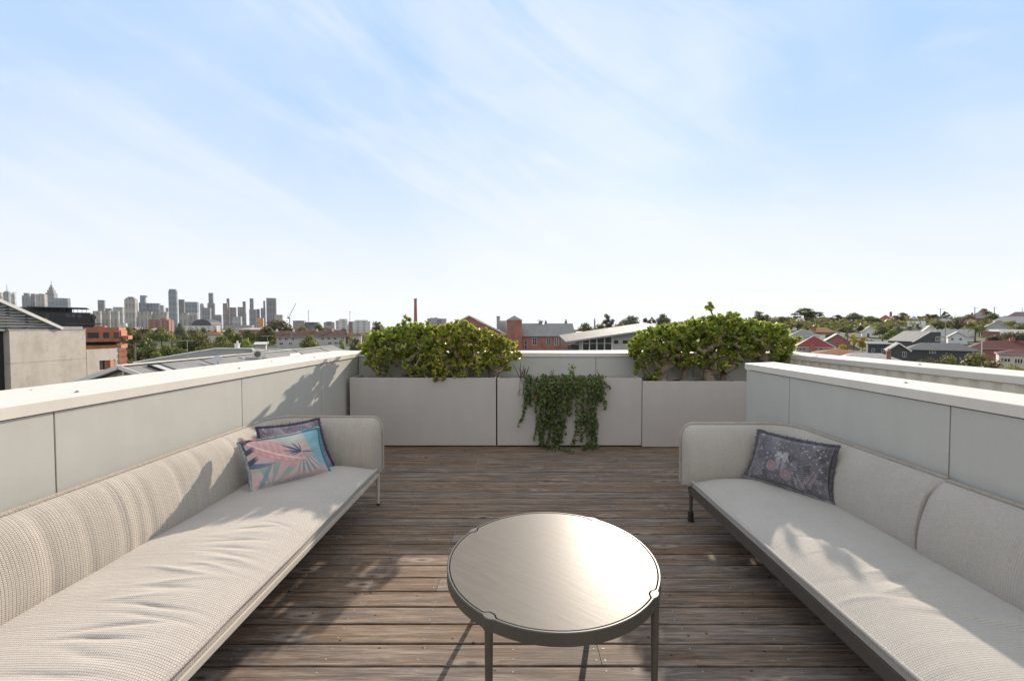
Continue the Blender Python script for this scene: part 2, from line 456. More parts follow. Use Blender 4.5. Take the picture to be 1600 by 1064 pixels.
# far right, corrugated
t = thing('parapet_wall', 'outer parapet of cream corrugated steel with a cream cap, beyond the grey one on the right', 'parapet', (XC + .15, 2.0, 0))
prof = []; y = -3.9
while y < YB + .01:
    for (dy, dx) in ((0, 0), (.055, 0), (.075, .022), (.115, .022), (.135, 0)): prof.append((XC + dx, y + dy))
    y += .16
w = MB()
for a_, b_ in zip(prof[:-1], prof[1:]):
    w.face([(a_[0], a_[1], -.3), (b_[0], b_[1], -.3), (b_[0], b_[1], 1.184), (a_[0], a_[1], 1.184)])
w.build('corrugated_sheet', MAT['corrugated'], t, recalc=False)
w = MB(); w.box((XC + .024, -3.9, -.36), (XC + .30, YB + .3, 1.17)); w.build('wall_core', MAT['dark_gap'], t)
c = MB(); zc = 1.188
c.prism([(XC - .015, zc), (XC - .015, ZT - .004), (XC - .011, ZT), (XC + .375, ZT + .01), (XC + .385, ZT + .004), (XC + .385, zc - .03), (XC + .36, zc - .03), (XC + .36, zc)], -3.9, YB - .016, 'y')
c.build('cap', MAT['cap'], t)
f = MB()
for (fx, fy) in ((XC + .12, 5.35), (XC + .14, 4.0), (XC + .1, 2.8)):
    g = fixing(fx, fy, ZT + .005); o_ = len(f.v); f.v += g.v; f.f += [[k + o_ for k in q] for q in g.f]; f.uv += g.uv; f.mi += g.mi
y = -3.75
while y < YB:
    for zz in (1.10, .5):
        f.lathe([(.010, 0), (.009, .006), (.001, .008)], 8, (0, 0, 0)); 
        for k in range(len(f.v) - 24, len(f.v)):
            q = f.v[k]; f.v[k] = (XC - q[2], y + q[0] + .02, zz + q[1])
    y += .32
f.build('cap_fixing', MAT['screw'], t, True)

# ---- planters
def planter(x0, x1, y0, z1, zb, label, name='planter_box'):
    y1 = YB - .03
    t = thing(name, label, 'planter', ((x0 + x1) / 2, (y0 + y1) / 2, 0), 'long metal planters along the back')
    m = MB(); th = .028
    m.box((x0, y0, zb), (x1, y0 + th, z1)); m.box((x0, y1 - th, zb), (x1, y1, z1))
    m.box((x0, y0 + th, zb), (x0 + th, y1 - th, z1 - .0005)); m.box((x1 - th, y0 + th, zb), (x1, y1 - th, z1 - .0005)); m.box((x0 + th, y0 + th, zb), (x1 - th, y1 - th, zb + .03))
    m.build('box', MAT['planter'], t, bevel=.002)
    g = MB(); g.box((x0 + .06, y0 + .05, 0.001), (x1 - .06, y1 - .05, zb - .001)); g.build('plinth', MAT['dark_gap'], t)
    s = MB(); n = 40; k = 10; rs = random.Random(int(x0 * 100))
    P = [[(x0 + th + (x1 - x0 - 2 * th) * i / n, y0 + th + (y1 - y0 - 2 * th) * j / k, z1 - .055 + .03 * noise.noise((x0 + 9 * i / n, j * .5, 0)) + rs.uniform(-.008, .008)) for i in range(n + 1)] for j in range(k + 1)]
    s.grid(P); s.build('soil', MAT['soil'], t)
    return t
YP = 5.60
planter(-2.262, -.286, YP, .937, .018, 'taupe metal planter at the left holding two dense jade shrubs')
planter(-.268, 1.682, YP - .01, .932, .022, 'taupe metal planter in the middle with ivy hanging over its front')
planter(1.690, 3.66, YP - .02, .893, .006, 'taupe metal planter at the right holding three thick trunked jade shrubs')

# ================================================================ JADE SHRUBS
def inside(p, ells):
    return any(((p[0] - e[0]) / e[3]) ** 2 + ((p[1] - e[1]) / e[4]) ** 2 + ((p[2] - e[2]) / e[5]) ** 2 < 1 for e in ells)
def jade_shrub(bases, ells, ntips, label, seed, trunk_r=.05, leaf=.042, extra=(), accent=None):
    rr = random.Random(seed)
    t = thing('jade_shrub', label, 'shrub', bases[0], 'jade shrubs growing in the planters')
    tips = []; tot = [e[3] * e[4] * e[5] for e in ells]
    ntips = int(ntips * 1.08)
    while len(tips) < ntips:
        e = rr.choices(ells, tot)[0]
        u = Vector((rr.gauss(0, 1), rr.gauss(0, 1), rr.gauss(0, 1))).normalized() * (rr.uniform(.42, 1) ** .45) * (rr.uniform(1.05, 1.22) if rr.random() < .14 else 1)
        p = Vector((e[0] + u.x * e[3], e[1] + u.y * e[4], e[2] + u.z * e[5]))
        if p.z < bases[0][2] - .02 and p.y > YP - .02: continue
        if p.y > 6.02 and p.z < ZT + .05: continue
        if min(((p - q).length for q in tips[-120:]), default=1) < .048: continue
        tips.append(p)
    tips += [Vector(q) for q in extra]
    nodes = []; par = []; 
    for b_ in bases:
        nodes.append(Vector(b_)); par.append(-1)
        q = Vector(b_); lean = Vector((rr.uniform(-.3, .3), rr.uniform(-.15, .15), 1)).normalized()
        for k in range(3):
            q = q + lean * .05 + Vector((rr.uniform(-.012, .012), rr.uniform(-.012, .012), 0)); nodes.append(q); par.append(len(nodes) - 2)
    tips.sort(key=lambda p: min((p - Vector(b_)).length for b_ in bases))
    tipid = []
    for p in tips:
        best, bd = 0, 1e9
        for i, q in enumerate(nodes):
            dd = (p - q).length + .12 * max(0, q.z - p.z) * 3
            if par[i] == -1: dd += .1
            if dd < bd: best, bd = i, dd
        q = nodes[best]; n = max(1, int((p - q).length / .07)); prev = best
        for k in range(1, n + 1):
            f_ = k / n
            w = q.lerp(p, f_) + Vector((rr.uniform(-1, 1), rr.uniform(-1, 1), rr.uniform(-.3, 1) * .8)) * (.014 * math.sin(math.pi * f_))
            nodes.append(w); par.append(prev); prev = len(nodes) - 1
        tipid.append(prev)
    wgt = [0] * len(nodes)
    for i in tipid: wgt[i] += 1
    for i in range(len(nodes) - 1, -1, -1):
        if par[i] >= 0: wgt[par[i]] += wgt[i]
    mx = max(wgt)
    def rad_(i): return max(.0045, trunk_r * (wgt[i] / mx) ** .42)
    m = MB(); done = set()
    kids = {}
    for i, p_ in enumerate(par): kids.setdefault(p_, []).append(i)
    stack = [i for i, p_ in enumerate(par) if p_ == -1]
    while stack:
        s0 = stack.pop(); chain = [s0] if par[s0] == -1 else [par[s0], s0]
        cur = s0
        while kids.get(cur):
            ks = sorted(kids[cur], key=lambda k: -wgt[k]); stack += ks[1:]; cur = ks[0]; chain.append(cur)
        rs = [rad_(i) for i in chain]
        if par[s0] != -1: rs[0] = min(rs[1] * 1.15, rad_(chain[0]))
        else: rs[0] *= 1.35
        big = rs[min(1, len(rs) - 1)] > .015
        m.tube([nodes[i] for i in chain], [r_ * (1 + (rr.uniform(-.14, .2) if big else 0)) for r_ in rs], 9 if big else 5)
    m.build('trunk', MAT['jade_bark'], t, True)
    L = MB()
    def leaf_at(p, dirv, size):
        dirv = dirv.normalized(); side = dirv.cross(Vector((rr.uniform(-1, 1), rr.uniform(-1, 1), rr.uniform(-1, 1))))
        if side.length < .05: return
        side.normalize(); nrm = dirv.cross(side); w = size * .36
        cup = nrm * size * .16
        a0 = p; a1 = p + dirv * size * .42 - cup * .4; a2 = p + dirv * size
        i = [L.vert(a0), L.vert(p + dirv * size * .35 + side * w * .8), L.vert(p + dirv * size * .75 + side * w), L.vert(a2), L.vert(p + dirv * size * .75 - side * w), L.vert(p + dirv * size * .35 - side * w * .8), L.vert(p + dirv * size * .55 - cup)]
        for k in range(6): L.idx((i[k], i[(k + 1) % 6], i[6]))
    for i in tipid:
        p = nodes[i]; q = nodes[par[i]]; ax = (p - q).normalized() + Vector((0, 0, .5)); ax.normalize()
        nl = rr.randint(11, 19)
        for k in range(nl):
            a = k * 2.4 + rr.uniform(-.3, .3); tilt = rr.uniform(.35, 1.45)
            e1 = ax.orthogonal().normalized(); e2 = ax.cross(e1)
            dv = ax * math.cos(tilt) + (e1 * math.cos(a) + e2 * math.sin(a)) * math.sin(tilt)
            leaf_at(p - ax * rr.uniform(0, .045), dv, leaf * rr.uniform(.7, 1.35))
        # leaves further down the twig
        for k in range(rr.randint(1, 4)):
            w = p.lerp(q, rr.random()); dv = Vector((rr.gauss(0, 1), rr.gauss(0, 1), rr.gauss(.3, .7)))
            if dv.length > .1: leaf_at(w, dv, leaf * rr.uniform(.7, 1.1))
    L.build('crown', MAT['jade'] if not accent else accent, t, True, recalc=False)
    return t
YS = 5.86
jade_shrub([(xat(606, YS), YS, .88), (xat(634, YS + .02), YS + .02, .88)],
           [(xat(622, 5.85), 5.85, 1.42, .42, .30, .23), (xat(596, 5.85), 5.85, 1.30, .27, .26, .24), (xat(650, 5.85), 5.85, 1.44, .33, .28, .27), (xat(592, 5.7), 5.72, 1.06, .14, .14, .10), (xat(655, 5.75), 5.75, 1.15, .25, .22, .22)],
           430, 'dense green jade shrub in the left planter, nearest the corner, under the chimney stack', 21, .062,
           extra=[(xat(634, 5.85), 5.85, 1.77), (xat(640, 5.85), 5.86, 1.73), (xat(632, 5.85), 5.84, 1.70), (xat(570, 5.8), 5.8, 1.12), (xat(574, 5.8), 5.8, 1.13)])
MAT['jade_gold'] = leafmat('jade_leaf_gold', (.115, .165, .025), (.27, .315, .045), (.54, .50, .075), .32, .44, (.58, .30, .06))
jade_shrub([(xat(726, YS), YS, .88), (xat(742, YS - .03), YS - .03, .88), (xat(768, YS + .05), YS + .05, .88)],
           [(xat(715, 5.85), 5.85, 1.44, .36, .29, .28), (xat(745, 5.85), 5.85, 1.36, .40, .29, .26), (xat(782, 5.83), 5.83, 1.28, .26, .22, .19), (xat(692, 5.78), 5.78, 1.18, .28, .24, .25), (xat(770, 5.8), 5.80, 1.10, .24, .16, .11), (xat(680, 5.60), 5.60, .99, .20, .10, .11), (xat(720, 5.7), 5.66, 1.05, .25, .14, .13)],
           520, 'jade shrub with golden tipped leaves leaning right over the left planter', 22, .055, accent=MAT['jade_gold'])
jade_shrub([(xat(1034, YS - .05), YS - .05, .84)],
           [(xat(1026, 5.8), 5.80, 1.38, .34, .30, .24), (xat(1052, 5.82), 5.82, 1.47, .28, .28, .22), (xat(1008, 5.8), 5.80, 1.33, .22, .22, .20), (xat(1012, 5.78), 5.76, 1.02, .20, .16, .12), (xat(1056, 5.75), 5.78, 1.16, .18, .14, .10)],
           400, 'bushy jade shrub on one stout trunk at the left end of the right planter', 23, .075)
jade_shrub([(xat(1098, YS), YS, .84), (xat(1110, YS - .05), YS - .05, .84), (xat(1068, YS + .05), YS + .05, .84), (xat(1130, YS), YS, .84)],
           [(xat(1105, 5.85), 5.85, 1.50, .42, .30, .28), (xat(1085, 5.85), 5.85, 1.34, .38, .26, .28), (xat(1130, 5.82), 5.82, 1.52, .32, .28, .28), (xat(1132, 5.75), 5.78, 1.16, .28, .16, .16), (xat(1140, 5.84), 5.84, 1.66, .20, .2, .19)],
           560, 'tallest jade shrub in the middle of the right planter with one sprig standing up', 24, .065,
           extra=[(xat(1108, 5.85), 5.85, 1.95), (xat(1104, 5.85), 5.86, 1.91), (xat(1112, 5.85), 5.84, 1.92), (xat(1109, 5.85), 5.85, 1.87)])
jade_shrub([(xat(1188, YS), YS, .84), (xat(1196, YS + .06), YS + .06, .84), (xat(1212, YS), YS, .84)],
           [(xat(1184, 5.85), 5.85, 1.52, .30, .28, .22), (xat(1208, 5.85), 5.85, 1.40, .27, .28, .26), (xat(1220, 5.85), 5.85, 1.30, .14, .22, .20), (xat(1165, 5.85), 5.85, 1.42, .22, .22, .24), (xat(1215, 5.8), 5.8, 1.10, .20, .18, .13)],
           400, 'jade shrub behind the end of the right parapet with tall bare stems', 25, .058)

# ================================================================ IVY AND DEAD STEMS
def ivy(strands, label, seed, loc):
    rr = random.Random(seed); t = thing('trailing_ivy', label, 'ivy', loc)
    S = MB(); L = MB(); yf = YP - .012
    def leaf_(p, size):
        n = Vector((rr.gauss(0, .5), -1, rr.gauss(.5, .5))).normalized(); dv = Vector((rr.gauss(0, .6), rr.uniform(-.5, .1), -1 + rr.uniform(0, .9)))
        dv = (dv - n * dv.dot(n)).normalized(); sd = dv.cross(n); w = size * .5
        pts = [p, p + dv * size * .15 + sd * w * .75, p + dv * size * .45 + sd * w, p + dv * size, p + dv * size * .45 - sd * w, p + dv * size * .15 - sd * w * .75]
        i = [L.vert(q) for q in pts]; c = L.vert(p + dv * size * .4 - n * size * .1)
        for k in range(6): L.idx((i[k], i[(k + 1) % 6], c))
    for (px0, py0, px1, py1, dens, spread) in strands:
        p0, p1 = at(px0, py0, yf - .02), at(px1, py1, yf - .02)
        ln = (p1 - p0).length; n = max(4, int(ln / .03)); pts = []
        ph = rr.uniform(0, 6); amp = rr.uniform(.01, .035)
        pts.append(Vector((p0.x + rr.uniform(-.02, .02), yf + .09, .90))); pts.append(Vector((p0.x, yf + .02, .965)))
        for k in range(n + 1):
            f_ = k / n; q = p0.lerp(p1, f_)
            q.x += amp * math.sin(ph + f_ * ln * 9) * f_; q.y = yf - .02 - .05 * math.sin(math.pi * min(1, f_ * 1.4)) * (1 if f_ < .71 else .3) - rr.uniform(0, .025)
            if q.z < .012: q.y -= (.012 - q.z) * 2; q.z = .014 + rr.uniform(0, .02)
            pts.append(q)
        S.tube(pts, .0028, 4)
        for a_, b_ in zip(pts[1:-1], pts[2:]):
            for k in range(int(dens)):
                w = a_.lerp(b_, rr.random()); taper = 1
                w = w + Vector((rr.gauss(0, spread), -abs(rr.gauss(0, .028)), rr.gauss(0, .014)))
                if w.z < .008: w.z = .008 + rr.random() * .02
                leaf_(w, rr.uniform(.017, .040))
    S.build('stem', MAT['twig'], t); L.build('foliage', MAT['ivy'], t, True, recalc=False)
    return t
rr = random.Random(3); st = []
for k in range(12):
    x = 826 + 58 * k / 11 + rr.uniform(-3, 3); e = 655 + rr.uniform(-25, 14)
    st.append((x, 590 + rr.uniform(-2, 3), x + rr.uniform(-12, 12), e - rr.uniform(0, 30), 7, .016))
for (x0, x1, y1) in ((845, 846, 690), (852, 850, 700), (860, 858, 702), (868, 866, 698), (874, 873, 690), (858, 870, 704), (850, 842, 684), (880, 878, 690), (864, 852, 668)): st.append((x0, 592, x1, y1, 6, .014))
for k in range(3): st.append((876 + 7 * k, 590, 875 + 7 * k + rr.uniform(-4, 4), 622 + rr.uniform(-22, 10), 6, .016))
st += [(828, 592, 813, 663, 4, .007), (834, 594, 838, 686, 3, .006), (826, 590, 820, 634, 4, .01), (866, 690, 888, 713, 5, .008), (858, 694, 866, 706, 6, .012)]
ivy(st, 'ivy curtain over the middle planter with a strand reaching onto the deck', 31, (xat(855, YP), YP, .93))
st = []
for k in range(10):
    x = 884 + 56 * k / 9 + rr.uniform(-3, 3); e = 648 + rr.uniform(-34, 16) - (20 if k < 4 else 0)
    st.append((x, 590 + rr.uniform(-2, 3), x + rr.uniform(-12, 10), e - rr.uniform(0, 30), 7, .016))
for (x0, x1, y1) in ((902, 898, 694), (910, 906, 690), (918, 916, 702), (924, 924, 704), (928, 929, 702), (915, 930, 698), (908, 912, 672), (932, 930, 668)): st.append((x0, 592, x1, y1, 4, .012))
st += [(938, 592, 949, 604, 5, .01), (936, 596, 947, 616, 4, .008), (936, 610, 948, 636, 4, .008), (925, 698, 908, 705, 5, .01)]
ivy(st, 'narrower ivy curtain hanging over the right half of the middle planter', 32, (xat(915, YP), YP, .93))

def dead_stems(px, seed, n, h, label, hang=0):
    rr = random.Random(seed); x = xat(px, 5.72)
    t = thing('dead_plant', label, 'dead plant', (x, 5.72, .88), 'dead stems left in the middle planter'); m = MB()
    for k in range(n):
        a = rr.uniform(-1, 1); q = Vector((x + rr.uniform(-.02, .02), 5.72 + rr.uniform(-.03, .03), .87)); pts = [q.copy()]
        L = h * rr.uniform(.6, 1.05)
        for i in range(5):
            q = q + Vector((a * .45 * L / 5 + rr.uniform(-.006, .006), rr.uniform(-.01, .01), L / 5)); pts.append(q.copy())
        m.tube(pts, [.006, .0055, .005, .0045, .004, .0035], 5)
        if rr.random() < .7: m.tube([pts[3], pts[3] + Vector((rr.uniform(-.05, .05), 0, .05))], [.004, .002], 4)
    for k in range(hang):
        q = Vector((x + rr.uniform(-.05, .06), YP - .03, .94)); pts = [Vector((x, 5.72, .88)), Vector((q.x, YP + .03, .98)), q.copy()]
        sx = rr.uniform(-.07, .02); wob = rr.uniform(0, 6)
        for i in range(7): q = q + Vector((sx * .6 * math.cos(wob + i * .9) + rr.uniform(-.012, .012), rr.uniform(-.004, .002), -.035)); pts.append(q.copy())
        m.tube(pts, .0022, 4)
    m.build('stems', MAT['twig'], t)
dead_stems(816, 41, 9, .25, 'spray of bare dead twigs beside the left edge of the ivy', 5)
dead_stems(862, 42, 3, .22, 'forked dead stub poking up above the first ivy curtain')
dead_stems(884, 43, 4, .15, 'cluster of short dead stubs between the two ivy curtains')
dead_stems(939, 44, 3, .16, 'small dead stub at the right edge of the ivy')

# fallen leaves on the boards
MAT['dry_leaf'] = plain('dry_leaf', (.07, .045, .028), .8, .4, 60)
rr = random.Random(9)
for k, (px, py_) in enumerate(((668, 716), (727, 707), (736, 712), (640, 707))):
    q = at(px, py_, 1); s = CAMZ / (CAMZ - q.z); p = Vector((q.x * s, s, .004))
    m = MB(); a = rr.uniform(0, 6); L_ = .035 if k else .05
    dx, dy = math.cos(a) * L_, math.sin(a) * L_
    m.face([p, p + Vector((dx * .5 - dy * .3, dy * .5 + dx * .3, .008)), p + Vector((dx, dy, .002))]); m.face([p, p + Vector((dx, dy, .002)), p + Vector((dx * .5 + dy * .3, dy * .5 - dx * .3, .010))])
    o = m.build('fallen_leaf', MAT['dry_leaf'], weld=.0001); tag(o, ['largest dry leaf on the deck boards in front of the left planter', 'dry leaf on the deck nearest the left planter base', 'dry leaf on the deck just right of another before the left planter', 'dry leaf on the deck close to the end of the cream sofa'][k], 'fallen leaf', 'dry leaves on the deck')

# ================================================================ SOFAS
def arc_path(sx, x_front, x_back, y_out, y_end, r, ds=.02):
    """plan path of the outer face: arm front -> corner -> along the back towards the camera. sx=-1 left sofa, +1 right."""
    pts = []
    n = max(2, int(abs(x_back - x_front - sx * r) / ds))
    for k in range(n): pts.append(Vector((x_front + (x_back - sx * r - x_front) * k / n, y_out, 0)))
    cx, cy = x_back - sx * r, y_out - r
    m = 12
    for k in range(m + 1):
        a = math.pi / 2 * k / m; pts.append(Vector((cx + sx * r * math.sin(a), cy + r * math.cos(a), 0)))
    n = max(2, int((cy - y_end) / ds))
    for k in range(1, n + 1): pts.append(Vector((x_back, cy - (cy - y_end) * k / n, 0)))
    return pts
SEC = [(0.0, .30), (.085, .30), (.135, .325), (.158, .40), (.163, .47), (.157, .54), (.143, .61), (.122, .675), (.096, .725), (.066, .762), (.036, .784), (.010, .792), (-.004, .780), (-.008, .70), (-.008, .50), (-.004, .34)]
def catsec(sec, n):
    """denser smooth copy of a section"""
    out = []
    for i in range(len(sec) - 1):
        p0, p1, p2, p3 = sec[max(0, i - 1)], sec[i], sec[i + 1], sec[min(len(sec) - 1, i + 2)]
        for k in range(n):
            u = k / n
            out.append(tuple(.5 * ((2 * p1[c]) + (-p0[c] + p2[c]) * u + (2 * p0[c] - 5 * p1[c] + 4 * p2[c] - p3[c]) * u * u + (-p0[c] + 3 * p1[c] - 3 * p2[c] + p3[c]) * u ** 3) for c in (0, 1)))
    out.append(sec[-1]); return out
def sweep_back(path, mat, parent, name, sx, end0=.10, end1=.05, wrinkle=0, seed=1, zs=1.0, puff=1.0):
    sec = catsec(SEC, 3); m = MB(); n = len(path); ls = [0]
    for a_, b_ in zip(path[:-1], path[1:]): ls.append(ls[-1] + (b_ - a_).length)
    T = ls[-1]; rr = random.Random(seed)
    vl = [0]
    for a_, b_ in zip(sec[:-1], sec[1:]): vl.append(vl[-1] + math.hypot(a_[0] - b_[0], a_[1] - b_[1]))
    creases = [(rr.uniform(.1, T), rr.uniform(.010, .03), rr.uniform(-1, 1)) for _ in range(int(T * 5))]
    P = []; UV = []; rail = []
    for i, p in enumerate(path):
        tg = (path[min(i + 1, n - 1)] - path[max(i - 1, 0)]).normalized()
        nm = Vector((tg.y, -tg.x, 0)) * (1 if sx < 0 else -1)       # inward
        nm = -nm
        def e(d, w):
            d = min(1, d / w); return math.sqrt(max(0, 1 - (1 - d) ** 2))
        k0, k1 = e(ls[i] + .001, end0), e(T - ls[i] + .001, end1)
        kz = .80 + .20 * k0 if end0 > .06 else 1
        kn = (.45 + .55 * k0) * (.35 + .65 * k1)
        row = []; uv = []
        for j, (a_, z) in enumerate(sec):
            dn = 0
            if wrinkle and .02 < a_:
                for (s, w_, q) in creases: dn -= wrinkle * .006 * math.exp(-((ls[i] - s - .03 * q * (z - .5)) / w_) ** 2)
                dn += wrinkle * .010 * (noise.noise((ls[i] * 2.2, z * 3, seed)) )
            zz = .30 + (z - .30) * kz * zs
            row.append(p + nm * (a_ * kn * (puff if a_ > .02 else 1) + dn) + Vector((0, 0, zz))); uv.append((ls[i], vl[j]))
        P.append(row); UV.append(uv)
        rail.append(p + nm * (.004) + Vector((0, 0, .30 + (.797 - .30) * kz * zs)))
    I = m.grid(P, 0, UV)
    m.idx(I[0][::-1], [UV[0][k] for k in range(len(sec))][::-1]); m.idx(I[-1], UV[-1])
    for row in (I,): 
        for i in range(n - 1): m.idx((I[i][-1], I[i + 1][-1], I[i + 1][0], I[i][0]), [UV[i][-1], UV[i + 1][-1], UV[i + 1][0], UV[i][0]])
    o = m.build(name, mat, parent, True)
    t0 = (path[1] - path[0]).normalized()
    pp = rail[:]
    lead = []
    if end0 > .06:
        q = rail[0] - t0 * .006
        for k in range(9):
            f_ = k / 8; z = .315 + (q.z - .03 - .315) * f_
            lead.append(Vector((q.x, q.y, z)))
    b = MB(); b.tube(lead + pp, .0125, 8); b.build('piping', MAT['piping'], o, True)
    return o

def seat_slab(x_f, x_b, y0, y1, mat, parent, sx, wr, seed, zf=.356, crown=.072):
    """cushion: flat boxing at the front, domed top; x_f front edge, x_b back edge"""
    m = MB(); nx, ny = 84, int((y1 - y0) / .0065); P = []; UV = []
    W = abs(x_b - x_f)
    for j in range(ny + 1):
        y = y0 + (y1 - y0) * j / ny; row = []; uv = []
        for i in range(nx + 1):
            f_ = i / nx; x = x_f + (x_b - x_f) * f_; dfr = f_ * W; de = min(y1 - y, y - y0)
            g = (1 - (1 - min(1, dfr / .34)) ** 2.6) * (.25 + .75 * (1 - (1 - min(1, max(0, de) / .22)) ** 2.4)) * (1 - .25 * max(0, (dfr - .45) / .4) ** 2)
            z = zf + crown * g
            z += .006 * noise.noise((x * 2.3, y * 2.1, seed)) * min(1, dfr / .1)
            for (yy, xc, xw, sg, am, sk) in wr:
                dx = (dfr - xc) / xw
                z += am * math.exp(-dx * dx) * math.exp(-((y - yy - sk * (dfr - xc) - .02 * noise.noise((dfr * 5, yy * 3, 0))) / sg) ** 2)
            row.append((x + (.004 * noise.noise((y * 3, 1, seed)) if i == 0 else 0), y, z)); uv.append((y, dfr))
        P.append(row); UV.append(uv)
    m.grid(P, 0, UV, flip=(sx > 0))
    pe = [[P[j][0] for j in range(ny + 1)], [(x_f + sx * .004, P[j][0][1], zf - .045) for j in range(ny + 1)]]
    m.grid(pe, 0, [[(P[j][0][1], -.02) for j in range(ny + 1)], [(P[j][0][1], -.06) for j in range(ny + 1)]])
    for jj in (0, ny):
        m.grid([[P[jj][i] for i in range(nx + 1)], [(P[jj][i][0], P[jj][i][1], zf - .045) for i in range(nx + 1)]], 0, [[(i / nx * W, .4) for i in range(nx + 1)], [(i / nx * W, .45) for i in range(nx + 1)]])
    o = m.build('seat', mat, parent, True, weld=.00001)
    b = MB(); 
    pts = [Vector((x_f - sx * .004 + .004 * noise.noise((P[j][0][1] * 3, 1, seed)), P[j][0][1], zf + .004 + .003 * noise.noise((P[j][0][1] * 4, 5, seed)))) for j in range(0, ny + 1, 8)]
    pts = [Vector((x_f + sx * .30, y0 - .002, zf)), Vector((x_f + sx * .02, y0 - .002, zf))] + pts + [Vector((x_f + sx * .02, y1 + .002, zf)), Vector((x_f + sx * .1, y1 + .002, zf))]
    b.tube(pts, .0105, 8); b.build('piping', mat, o, True)
    return o

# ---- left sofa (ivory frame, coarse knit)
sofa = thing('sofa', 'long cream knitted sofa on ivory legs against the left wall', 'sofa', (-1.72, 2.3, 0))
xf, xb, yo, yn = -1.245, -2.225, 3.775, .72
path = arc_path(-1, xf + .012, xb, yo, yn, .20)
sweep_back(path, MAT['knit'], sofa, 'backrest', -1, .09, .06, 1.0, 3)
rr = random.Random(12); wr = []
for k in range(15): wr.append((1.55 + .062 * k + rr.uniform(-.02, .02), rr.uniform(.22, .42), rr.uniform(.08, .17), rr.uniform(.011, .017), rr.choice((-1, .9, .8)) * rr.uniform(.004, .0075), rr.uniform(-.25, .25)))
for k in range(14): wr.append((rr.uniform(1.9, 3.4), rr.uniform(.15, .5), rr.uniform(.06, .16), rr.uniform(.01, .02), rr.choice((-1, .8)) * rr.uniform(.001, .003), rr.uniform(-.3, .3)))
for k in range(6): wr.append((1.02 + .09 * k, rr.uniform(.2, .5), rr.uniform(.1, .2), rr.uniform(.012, .024), -rr.uniform(.003, .006), rr.uniform(-.3, .3)))
seat_slab(xf, xb + .10, yn + .01, yo - .12, MAT['knit_seat'], sofa, -1, wr, 2)
fr = MB(); fr.box((xf - .055, yn + .03, .272), (xf + .004, yo - .045, .308)); fr.box((xb + .03, yn + .03, .272), (xb + .08, yo - .05, .305))
for yy in (yn + .05, 1.5, 2.3, 3.1, yo - .07): fr.box((xb + .081, yy, .274), (xf - .056, yy + .03, .303))
fr.build('frame', MAT['white_frame'], sofa, bevel=.005)
for (lx, ly) in ((xf - .018, yo - .035), (xf - .018, yn + .06), (xb + .05, yo - .06), (xb + .05, yn + .06)):
    l = MB(); l.lathe([(.0125, .012), (.0155, .30), (.0155, .36)], 12, (lx, ly, 0)); o = l.build('leg', MAT['white_frame'], sofa, True)
    l = MB(); l.lathe([(.0145, 0.0005), (.0145, .016)], 12, (lx, ly, 0)); l.build('foot', MAT['rubber'], o)

# ---- right sofa (bronze frame, fine weave)
sofa = thing('sofa', 'long stone grey sofa with split back cushions on a dark frame along the right wall', 'sofa', (1.85, 2.1, 0))
xf, xb, yo, yn = 1.425, 2.292, 3.475, .72
path = arc_path(1, xf - .045, xb, yo, 2.185, .22)
sweep_back(path, MAT['weave'], sofa, 'backrest', 1, .09, .035, .7, 5, 1.012)
path = [Vector((xb, 2.200 - (2.200 - yn) * k / 70, 0)) for k in range(71)]
sweep_back(path, MAT['weave'], sofa, 'back_cushion', 1, .04, .06, 1.0, 6, .992, 1.08)
rr = random.Random(15)
wr = [(1.93, .40, .10, .020, -.016, .25), (1.86, .38, .12, .016, .008, .2), (1.76, .42, .15, .022, -.010, -.2), (1.62, .50, .16, .024, -.014, -.3), (1.66, .46, .2, .03, .008, -.3), (1.48, .52, .14, .02, -.010, -.3), (1.98, .36, .12, .018, .007, .1), (2.2, .3, .14, .02, -.003, .2)]
for k in range(12): wr.append((rr.uniform(1.3, 2.6), rr.uniform(.05, .25), rr.uniform(.06, .12), rr.uniform(.012, .022), rr.choice((-1, .8)) * rr.uniform(.001, .003), rr.uniform(-.3, .3)))
seat_slab(xf, xb - .10, yn + .01, yo - .12, MAT['weave_seat'], sofa, 1, wr, 7)
fr = MB(); fr.box((xf - .002, yn + .03, .235), (xf + .045, yo - .045, .309)); fr.box((xb - .08, yn + .03, .255), (xb - .03, yo - .05, .305))
for yy in (yn + .05, 1.4, 2.1, 2.8, yo - .075): fr.box((xf + .046, yy, .262), (xb - .081, yy + .03, .303))
fr.build('frame', MAT['dark_frame'], sofa, bevel=.005)
for (lx, ly) in ((xf + .020, yo - .055), (xf + .02, yn + .06), (xb - .05, yo - .07), (xb - .05, yn + .06)):
    l = MB(); l.lathe([(.0135, .012), (.0155, .24), (.0155, .30)], 12, (lx, ly, 0)); o = l.build('leg', MAT['dark_frame'], sofa, True)
    l = MB(); l.lathe([(.023, 0.0005), (.025, .02), (.019, .032), (.024, .045), (.022, .070), (.017, .085)], 12, (lx, ly, 0)); l.build('foot', MAT['rubber'], o, True)

